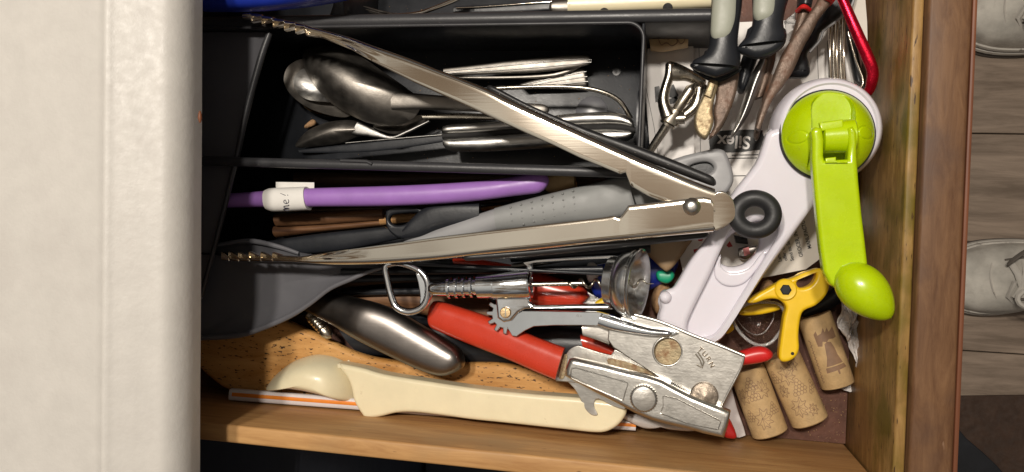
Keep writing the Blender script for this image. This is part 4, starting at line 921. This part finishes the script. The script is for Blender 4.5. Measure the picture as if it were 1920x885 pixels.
# bell
b0 = P(1142, 526, Z+1); bd = Vector((1, -.06, .27)); k_ = (P(1143, 526, Z)-P(1142, 526, Z)).length*1000
lathe('bell', b0, bd, [(0, 5), (0, 43*k_), (.4, 45.5*k_), (4.4, 46.5*k_), (4.7, 45*k_), (5.2, 50*k_), (7, 56*k_), (9.5, 60.5*k_), (12, 63*k_), (13.2, 63*k_), (13.6, 61*k_), (14.2, 61*k_), (14.8, 64.5*k_), (15.8, 67*k_), (16.8, 67*k_), (17.1, 65.5*k_), (16.4, 63*k_), (13, 57*k_), (9, 50*k_), (4, 44*k_), (2.5, 38*k_), (2.4, 0)], M['bellmetal'], cs_, 72, sharp=50)
# lever with gear
def gear():
    c = (949, 589); out = []
    edge = [(973, 586), (980, 583), (1000, 583), (1121, 585), (1150, 592), (1180, 604), (1220, 615), (1262, 620), (1272, 624), (1262, 629), (1230, 630), (1196, 627), (1153, 621), (1132, 611), (1089, 610), (1040, 610), (1001, 612), (984, 620), (968, 631), (960, 630)]
    teeth = []
    a_start, a_end = 84, 232        # degrees, image sense (y down)
    n = 5; pitch = (a_end-a_start)/n
    for i in range(n):
        for f, rr_ in ((0.02, 27), (.12, 33), (.18, 37.5), (.50, 37.5), (.56, 33), (.66, 27)):
            q = R_(a_start+(i+f)*pitch); teeth.append((c[0]+rr_*math.cos(q), c[1]+rr_*math.sin(q)))
    q = R_(262); teeth.append((c[0]+20*math.cos(q), c[1]+20*math.sin(q)))
    return edge+teeth
zlv = lin((949, 589), Z-1, (1270, 625), 66)
glv = plate('geared_lever', gear(), [], zlv, 4.2, .45, M['chrome'], cs_, seg=2)
loft('lever_tip', [(1128, 586), (1152, 593), (1180, 603), (1220, 614), (1260, 619)], [(1120, 611), (1148, 620), (1196, 628), (1230, 631), (1262, 630)], lambda x, y: zlv(x, y)-1.2, 2.8, M['chrome'], cs_, ex=2.2, r1=3)
loft('lever', [(960, 494), (1040, 482), (1128, 470), (1146, 462)], [(962, 506), (1040, 494), (1128, 480), (1152, 470)], Z-12, 3, M['dullsteel'], cs_, ex=3)
scr = lathe('pivot_screw', P(948, 586, Z+2.2), (0, 0, 1), [(-1, 3.1), (.5, 3.1), (.9, 2.7), (1, 0)], M['brass'], cs_, 28)
plate('screw_slot', [(946.3, 578), (949, 578), (949, 594), (946.3, 594)], [], Z+3.4, .3, .02, M['nickel'], scr)
text('stamped_letters', 'ITALY', 1090, 593, lambda x, y: zlv(x, y)+.1, 5.2, 0, M['chrome'], glv, ext=.3)

# ================================================================== RED HANDLED CAN OPENER
co = thing('red_can_opener', 'steel butterfly can opener with red vinyl handles and a turning key', 'can opener', 1200, 700, 30)
zr = lin((804, 590), 36, (1060, 690), 50)
loft('handle', [(804, 582), (808, 570), (818, 564), (844, 570), (925, 597), (998, 629), (1059, 652)], [(803, 600), (804, 608), (812, 616), (873, 642), (947, 671), (1006, 697), (1042, 712)], zr, 6.5, M['red'], co, ex=2.6, r0=3, n=40, m_=28)
loft('handle', [(1088, 626), (1120, 636), (1154, 655)], [(1096, 656), (1120, 662), (1152, 668)], 26, 4, M['red'], co, ex=2.6)
zp = lambda x, y: 52+(x-1060)/300*12
plate('back_plate', [(1042, 712), (1050, 686), (1062, 662), (1072, 652), (1084, 648), (1097, 652), (1145, 666), (1153, 655), (1190, 676), (1232, 702), (1260, 730), (1200, 730), (1060, 716)], [], lambda x, y: zp(x, y)-6, 1.6, .4, M['openersteel'], co, sm=2)
plate('rust_patch', [(1140, 672), (1180, 680), (1228, 700), (1220, 706), (1180, 698), (1146, 688)], [], lambda x, y: zp(x, y)-5.6, .8, .3, M['rust'], co, sm=3)
plate('rust_patch', [(1047, 706), (1056, 668), (1064, 668), (1058, 708)], [], lambda x, y: zp(x, y)-5.5, 1.2, .3, M['rust'], co, sm=3)
plate('cap_lifter', [(1058, 708), (1085, 716), (1160, 752), (1172, 768), (1150, 762), (1122, 748), (1115, 754), (1115, 765), (1121, 778), (1110, 779), (1096, 766), (1086, 745), (1076, 728)], [], lambda x, y: zp(x, y)-7, 1.6, .4, M['openersteel'], co, sm=3)
# upper plate
zu = lambda x, y: 60+(x-1200)/200*6
Bp = [(1139, 637), (1141, 618), (1150, 600), (1175, 590), (1207, 592), (1240, 602), (1300, 627), (1350, 646), (1397, 665), (1390, 690), (1370, 728), (1352, 763), (1300, 748), (1249, 718), (1224, 700), (1180, 672), (1150, 652)]
nail = lambda c, r_, n=24: [(c[0]+r_*math.cos(2*math.pi*i/n), c[1]+r_*math.sin(2*math.pi*i/n)) for i in range(n)]
tpl = plate('top_plate', Bp, [nail((1252, 659), 26)], zu, 2.6, .7, M['openersteel'], co, sm=0, seg=3)
plate('recess_disc', nail((1252, 659), 29), [], lambda x, y: zu(x, y)-2.4, 1.2, .3, M['rust'], co)
lp = [P(1252+27*math.cos(q), 659+27*math.sin(q), zu(1252, 659)+.1) for q in [2*math.pi*i/40 for i in range(40)]]
tube_pts('recess_lip', lp, .0006, M['openersteel'], co, 8, closed=True)
tube('folded_edge', [(1190, 590, zu(1190, 0)), (1240, 604, zu(1240, 0)), (1300, 629, zu(1300, 0)), (1350, 648, zu(1350, 0)), (1396, 667, zu(1396, 0))], 3.4, M['openersteel'], co)
tube('folded_edge', [(1395, 668, zu(1390, 0)-.6), (1388, 692, zu(1380, 0)-.6), (1370, 727, zu(1370, 0)-.6), (1352, 762, zu(1352, 0)-.6)], 2.6, M['openersteel'], co)
loft('side_tab', [(1091, 611), (1115, 606), (1146, 604)], [(1093, 629), (1115, 636), (1142, 646)], 53, 1, M['openersteel'], co, ex=4)
def zu1(x, y): return zu(x, y)+.8
# TURN letters along a slant with arrow
for ch, (x, y), a in zip('TURN', [(1313, 656), (1321, 664), (1328, 673), (1334, 684)], [-38, -44, -52, -60]):
    text('stamped_letter', ch, x, y, zu1, 9.5, a, M['steel'], tpl, ext=1.2, bold=.012)
strokes('stamped_arrow', [[(1304, 664), (1312, 674), (1317, 688)], [(1306, 684), (1316.5, 690), (1320, 678)], [(1308, 660), (1316, 672), (1320, 680)]], zu1, .34, M['steel'], tpl)
lathe('domed_wheel', P(1321, 742, 64), (0, 0, 1), [(-4, 7.2), (0, 7.2), (1.0, 6.8), (1.6, 5.6), (1.5, 4.6), (2.4, 3), (2.8, 0)], mat('dark_aged_steel', (.30, .25, .20), .4, .8, var=.4, vs=200, bump=.6, bs=500), co, 36)
# front arm (long key arm)
zf = lambda x, y: 62+(x-1060)/300*10
armA = [(1057, 706), (1060, 690), (1066, 675), (1075, 672), (1130, 684), (1180, 697), (1212, 704), (1240, 713), (1268, 728), (1300, 744), (1340, 760), (1371, 773), (1366, 798), (1358, 823), (1320, 815), (1290, 806), (1250, 797), (1221, 789), (1190, 776), (1160, 760), (1110, 735)]
kar = plate('key_arm', armA, [], zf, 9, 2.8, M['openersteel'], co, sm=0, seg=4, sharp=50)
for pl in ([(1071, 692), (1080, 690), (1178, 718), (1172, 736), (1168, 752), (1090, 718), (1070, 708)], [(1238, 775), (1244, 762), (1243, 742), (1270, 748), (1352, 790), (1346, 806), (1290, 795)]):
    o_ = cat([(x, y) for x, y in pl], 1); mx_, my_ = sum(p[0] for p in pl)/len(pl), sum(p[1] for p in pl)/len(pl)
    tube('raised_outline', [(x, y, zf(x, y)+.15) for x, y in [tuple(p[:2]) for p in resamp([(*p, 0) for p in pl+[pl[0]]], [i/60 for i in range(60)])]], 1.1, M['openersteel'], kar, n=1, closed=True, m_=6)
def knurl(c, r_, z, h_):
    n = 120; o = P(c[0], c[1], z); k = (P(c[0]+1, c[1], z)-o).length; vs = []; fs = []
    prof = [(-.004, 1.0, 1), (h_*.8, 1.0, 1), (h_, .93, 0), (h_+.0002, .86, 0), (h_-.0002, .82, 0), (h_, .60, 0), (h_+.0001, .3, 0), (h_+.0002, .02, 0)]
    for zz, f, tooth in prof:
        for i in range(n):
            q = 2*math.pi*i/n; rr_ = r_*k*f*(1-(.05 if (i % 4 < 2) and tooth else 0)); vs.append(o+Vector((math.cos(q)*rr_, math.sin(q)*rr_, zz)))
    for j in range(len(prof)-1):
        for i in range(n): i2 = (i+1) % n; fs.append((j*n+i, j*n+i2, (j+1)*n+i2, (j+1)*n+i))
    fs.append(tuple(range((len(prof)-1)*n, len(prof)*n)))
    return mk('knurled_rivet', vs, fs, M['openersteel'], co, 50)
knurl((1207, 746), 26, zf(1207, 746), .0026)
strokes('feed_wheel_teeth', [[(1258+i*3.0, 722+i*1.9), (1260+i*3.0, 716+i*1.9)] for i in range(11)], 64, .35, M['gap'], co)

# ================================================================== bottom right: clear cup, yellow clamp, corks, scraps
r = thing('white_wrapper', 'crumpled white wrapper sticking out under the can opener', 'wrapper', 1240, 795, 10)
bowl('wrapper_sheet', [(1165, 778), (1230, 780), (1310, 798), (1300, 808), (1262, 806), (1240, 800), (1215, 804), (1190, 796)], 26, 5, M['tissue'], r, sm=3)
tag(loft('white_strip', [(1370, 720), (1382, 765), (1394, 800), (1398, 815)], [(1340, 760), (1356, 790), (1370, 815), (1384, 820)], 12, 1.5, M['milky'], None, ex=4), 'white plastic strip between can opener and the first cork', 'strip')
tag(loft('red_pointed_utensil', [(1363, 776), (1372, 792), (1381, 812)], [(1350, 806), (1360, 820), (1382, 822)], 30, 4, M['red2'], None, ex=2.4, n=14, r1=2), 'red plastic point just below the tip of the can opener', 'handle')
tag(loft('red_utensil', [(1370, 664), (1393, 656), (1421, 649), (1446, 653)], [(1372, 690), (1392, 685), (1425, 680), (1452, 672)], 32, 5, M['red2'], None, ex=2.4, r1=4), 'red plastic handle end right of the can opener plate, above the corks', 'handle')
r = thing('clear_scoop', 'clear plastic teardrop shaped measuring cup lying on the drawer bottom', 'measuring cup', 1420, 605, 4)
o1 = cat([(1375, 592), (1402, 570), (1450, 568), (1467, 580), (1469, 604), (1450, 636), (1429, 646), (1408, 640), (1386, 620)], 6)
n = len(o1); ctr = (1425, 600)
vs = []
for s_, z_ in ((1.04, 28), (1.0, 27), (.97, 16), (.80, 6), (.40, 4.2), (.02, 4), (.02, 5.2), (.38, 5.4), (.75, 7.4), (.90, 16), (.94, 27), (1.0, 28.6)):
    for x, y in o1: vs.append(P(ctr[0]+(x-ctr[0])*s_, ctr[1]+(y-ctr[1])*s_, 27)*1); vs[-1].z = z_/1000
fs = []; Rr = 12
for j in range(Rr):
    j2 = (j+1) % Rr
    for k in range(n): k2 = (k+1) % n; fs.append((j*n+k, j*n+k2, j2*n+k2, j2*n+k))
mk('cup_shell', vs, fs, M['clear'], r, 60)
for sc_, z_, rd in ((1.02, 28.4, .0009), (.80, 6.2, .0005)): tube_pts('cup_rim' if z_ > 20 else 'cup_base_edge', [Vector((*P(ctr[0]+(x-ctr[0])*sc_, ctr[1]+(y-ctr[1])*sc_, 27).xy, z_/1000)) for x, y in o1], rd, M['clearrim'], r, 8, closed=True)

r = thing('yellow_clamp', 'yellow plastic spring clamp with a black hex bolt', 'clamp', 1473, 560, 26)
zy = lambda x, y: 44
plate('jaw_arm', [(1404, 563), (1420, 552), (1440, 541), (1460, 530), (1487, 521), (1514, 510), (1536, 503), (1550, 512), (1556, 535), (1548, 556), (1530, 573), (1508, 583), (1501, 600), (1498, 630), (1499, 655), (1491, 671), (1476, 679), (1464, 677), (1461, 664), (1465, 630), (1470, 595), (1474, 575), (1460, 562), (1440, 561), (1418, 568), (1404, 569)], [[(1494, 530), (1506, 519), (1524, 514), (1531, 513), (1528, 526), (1517, 537), (1500, 540)]], 46, 10, 1.8, M['yellow'], r, sm=3, seg=4)
plate('lower_jaw', [(1386, 584), (1410, 570), (1450, 566), (1470, 572), (1466, 580), (1430, 590), (1392, 592)], [], 24, 5, 1.8, M['yellow'], r, sm=3)
loft('lower_jaw_tip', [(1352, 600), (1362, 598), (1374, 606)], [(1350, 622), (1364, 626), (1376, 618)], 22, 3, M['yellow'], r, n=12)
bos = lathe('boss', P(1473, 543, 46), (0, 0, 1), [(-2, 5.8), (.8, 5.6), (1.4, 5.0), (1.2, 3.4), (1.2, 0)], M['yellow'], r, 36)
lathe('hex_bolt', P(1473, 543, 47), (0, 0, 1), [(0, 2.9), (1.0, 2.9), (1.3, 2.4), (1.3, 0)], M['traydark'], bos, 6, sharp=20)
lathe('tip_hole', P(1486, 663, 46.0), (0, 0, 1), [(0, .9), (.1, .8), (.1, 0)], M['gap'], r, 12)
tag(loft('black_clamp_pad', [(1440, 545), (1470, 530)], [(1432, 556), (1462, 558)], 30, 5, M['traydark'], None), 'black rubber pad in the jaw of the yellow clamp', 'pad')
tag(loft('dark_cork', [(1425, 530), (1440, 524), (1455, 530)], [(1424, 560), (1440, 566), (1452, 556)], 22, 7, M['corkend'], None, r0=3, r1=3, n=12), 'dark brown cork end peeking out beside the yellow clamp', 'cork')
tag(loft('black_bag', [(1505, 576), (1530, 560), (1560, 540), (1580, 530)], [(1506, 600), (1535, 590), (1565, 575), (1585, 560)], 8, 4, M['traydark'], None), 'black plastic piece in the gap behind the yellow clamp', 'scrap')

def cork(p0, p1, wpx, label, art, z=11):
    z = None
    w_ = (P(p0[0]+1, p0[1], 12)-P(p0[0], p0[1], 12)).length; Rm = wpx/2*w_
    zc_ = Rm*1000+.4
    a0, a1 = P(p0[0], p0[1], zc_), P(p1[0], p1[1], zc_); d = (a1-a0); L = d.length; d.normalize()
    r = thing('wine_cork', label, 'cork', (p0[0]+p1[0])/2, (p0[1]+p1[1])/2, 0, 'wine corks in the drawer corner')
    Lm = L*1000; Rr = Rm*1000
    lathe('cork_body', a0, d, [(0, Rr*.93), (.6, Rr*.99), (Lm*.5, Rr), (Lm-.6, Rr*.99), (Lm, Rr*.94)], M['cork'], r, 48)
    lathe('cork_end', a1+d*.00005, d, [(0, Rr*.93), (.15, 0.06)], M['corkend'], r, 32)
    lathe('cork_end', a0-d*.0002, d, [(0, 0.06), (.15, Rr*.93)], M['corkend'], r, 32)
    side = Vector((0, 0, 1)).cross(d).normalized()       # across
    def S(u, v, off=.00008):      # u along 0..1 , v angle rad (0 top; + toward side)
        return a0+d*(L*u)+(side*math.sin(v)+Vector((0, 0, 1))*math.cos(v))*(Rm*1.002+off)
    vs = []; fs = []
    def line(pts, w=.00016, closed=False):
        P3 = [Vector((p[0]*Lm, p[1]*Rr)) for p in pts]; n = len(P3); b = len(vs)
        for i in range(n):
            t = P3[(i+1) % n if closed else min(i+1, n-1)]-P3[i-1 if (closed or i > 0) else 0]
            t = t.normalized() if t.length > 1e-6 else Vector((1, 0)); nn = Vector((-t.y, t.x))*w*1000
            for s in (-1, 1): q = P3[i]+nn*s; vs.append(S(q.x/Lm, q.y/Rr))
        for i in range(n if closed else n-1): j = (i+1) % n; fs.append((b+2*i, b+2*i+1, b+2*j+1, b+2*j))
    def poly(pts):
        P3 = [Vector((p[0]*Lm, p[1]*Rr, 0)) for p in pts]
        bm = bmesh.new(); vv = [bm.verts.new(p) for p in P3]
        for t in tessellate_polygon([P3]):
            try: bm.faces.new([vv[k] for k in t])
            except ValueError: pass
        for _ in range(3): bmesh.ops.subdivide_edges(bm, edges=bm.edges[:], cuts=1, use_grid_fill=True)
        bmesh.ops.triangulate(bm, faces=bm.faces[:])
        b = len(vs); bm.verts.index_update()
        for v in bm.verts: vs.append(S(v.co.x/Lm, v.co.y/Rr))
        for f in bm.faces: fs.append(tuple(b+v.index for v in f.verts))
        bm.free()
    art(line, poly)
    mk('printed_pattern', vs, fs, M['ink'], r, 0)
    return r
def leaf(line, cu, cv, s, rot, asp):
    out = []
    base = [(0, -1.0), (.25, -.55), (.75, -.75), (.62, -.30), (1.05, -.05), (.62, .15), (.72, .6), (.35, .45), (.12, .95), (-.1, .5), (-.42, .72), (-.5, .25), (-.98, .22), (-.66, -.12), (-.9, -.55), (-.42, -.45), (-.22, -.62)]
    ca, sa = math.cos(rot), math.sin(rot)
    f = lambda x, y: (cu+(x*ca-y*sa)*s, cv+(x*sa+y*ca)*s*asp)
    line([f(*p) for p in cat(base, 3)], closed=True)
    for e_ in ((.75, -.6), (.9, 0), (.6, .5), (.1, .8), (-.4, .6), (-.8, .2), (-.75, -.45)):
        line([f(0, -.25), f(e_[0]*.4+.05, e_[1]*.45-.05), f(e_[0]*.8, e_[1]*.8)], .00011)
def grapes(line, cu, cv, s, asp, n=10, seed=1):
    rg = random.Random(seed)
    for i in range(n):
        row = int((math.sqrt(8*i+1)-1)/2); col_ = i-row*(row+1)/2
        x = cu+(row)*s*1.6-.0; y = cv+(col_-row/2)*s*1.9*asp
        line([(x+s*math.cos(q), y+s*asp*math.sin(q)) for q in [2*math.pi*k/12 for k in range(12)]], .00013, True)
def art1(line, poly):
    leaf(line, .30, .35, .15, 1.2, 3.2); leaf(line, .72, -.05, .16, -.4, 3.2); leaf(line, .35, -.75, .13, 2.2, 3.0)
    grapes(line, .12, -.15, .028, 3.4, 10); grapes(line, .55, .65, .026, 3.4, 10); grapes(line, .58, -.75, .026, 3.4, 9); grapes(line, .32, -.15, .028, 3.4, 6)
def art2(line, poly):
    leaf(line, .25, -.2, .14, .5, 3.2); leaf(line, .72, -.25, .15, -.9, 3.0); leaf(line, .80, .35, .09, 2.0, 3.0); leaf(line, .14, .3, .10, 2.9, 3)
    grapes(line, .36, .15, .027, 3.4, 14); grapes(line, .18, -.95, .026, 3.4, 10); grapes(line, .45, .9, .026, 3.4, 8); leaf(line, .45, -.75, .10, 1.9, 3)
def art3(line, poly):
    # u along (0 = upper end), v across; liberty bell standing on its mouth toward u=1... drawn upright in the photo
    def T(x, y): # x right -1..1, y down 0..1 -> (u,v)
        return (.22+y*.52, .12+x*.62)
    for sx in (0,):
        poly([T(-1.05, .02), T(-.75, -.06), T(-.72, .06), T(-.35, .03), T(-.05, -.1), T(0, .03), T(.3, -.08), T(.38, .04), T(.95, -.06), T(1.0, .22), T(.6, .24), T(.15, .22), T(-.1, .28), T(-.45, .24), T(-.6, .36), T(-1.0, .34)])
        poly([T(-.38, .32), T(-.1, .27), T(.25, .30), T(.42, .46), T(.5, .66), T(.78, .88), T(-.85, .90), T(-.58, .70), T(-.46, .5)])
        poly([T(-.95, .93), T(.85, .91), T(1.05, 1.02), T(.2, 1.04), T(.18, 1.14), T(.02, 1.14), T(0, 1.04), T(-1.0, 1.06)])
    for k in range(7):
        u = .30+k*.085; line([(u, -1.02), (u+.03, -.86), (u+.05, -.98), (u+.07, -.84), (u+.085, -.96)], .00025)
cork((1399, 690), (1444, 812), 70, 'leftmost of the three corks, printed with a large vine leaf and grapes', art1)
cork((1463, 664), (1519, 790), 72, 'middle cork of the three, printed with vine leaves and grapes, under the yellow clamp tip', art2)
cork((1526, 590), (1571, 722), 66, 'rightmost cork, printed with a brown cracked bell', art3)
# tissue against the front
def crumple(name, outline, z, lab, amp=3, seed=3):
    rg = random.Random(seed); o = cat(outline, 5); n = len(o); ctr = (sum(p[0] for p in o)/n, sum(p[1] for p in o)/n); vs = []; rings = 9
    ph = [rg.uniform(0, 6.28) for _ in range(6)]
    for i in range(rings+1):
        rr_ = i/rings
        for k, (x, y) in enumerate(o):
            jx = (rg.random()-.5)*3*(.3+rr_*.4); px, py = ctr[0]+(x-ctr[0])*rr_+jx, ctr[1]+(y-ctr[1])*rr_
            zz = z+amp*(math.sin(px*.21+ph[0]+py*.07)+math.sin(py*.16+ph[1]-px*.1)*.8+math.sin(px*.5+py*.33+ph[2])*.5)+rg.uniform(-.5, .5)
            v = P(px, py, z); v.z = zz/1000; vs.append(v)
    fs = []
    for i in range(rings):
        for k in range(n): k2 = (k+1) % n; fs.append((i*n+k, i*n+k2, (i+1)*n+k2, (i+1)*n+k))
    o_ = mk(name, vs, fs, M['tissue'], None, 25)
    md = o_.modifiers.new('s', 'SOLIDIFY'); md.thickness = .0004
    return tag(o_, lab, 'tissue')
crumple('crumpled_tissue', [(1577, 500), (1604, 520), (1606, 590), (1612, 612), (1613, 650), (1609, 690), (1602, 676), (1592, 645), (1578, 622), (1569, 604), (1578, 580)], 17, 'crumpled white tissue strip between the bell cork and the drawer front', 2.2)
crumple('torn_tissue', [(1560, 722), (1600, 704), (1605, 716), (1602, 731), (1590, 734), (1576, 728)], 7, 'torn bit of white tissue under the lower end of the bell cork', 1.2, 5)

rg = random.Random(11); vs = []; fs = []
def crumb(p, a):
    b = len(vs)
    for d in ((1, 0, 0), (-1, 0, 0), (0, 1, 0), (0, -1, 0), (0, 0, .7), (0, 0, -.5)): vs.append(p+Vector([q*a*rg.uniform(.6, 1.3)/1000 for q in d]))
    for t in ((0, 2, 4), (2, 1, 4), (1, 3, 4), (3, 0, 4), (2, 0, 5), (1, 2, 5), (3, 1, 5), (0, 3, 5)): fs.append(tuple(b+k for k in t))
for i in range(160):
    crumb(P(rg.uniform(1500, 1600), rg.uniform(690, 835), .3), rg.uniform(.15, .55))
for i in range(90): crumb(P(rg.uniform(1385, 1480), rg.uniform(590, 690), .3), rg.uniform(.15, .5))
for i in range(150):
    x_, y_ = rg.uniform(560, 1190), rg.uniform(105, 300); crumb(P(x_, y_, 4.3), rg.uniform(.12, .4))
for i in range(60): crumb(P(rg.uniform(640, 1150), rg.uniform(10, 38), 4.3), rg.uniform(.12, .35))
o = mk('crumbs', vs, fs, M['corkend'], None, 0); tag(o, kind='stuff'); o['label'] = 'fine brown crumbs scattered over the drawer bottom around the corks'; o['category'] = 'crumbs'
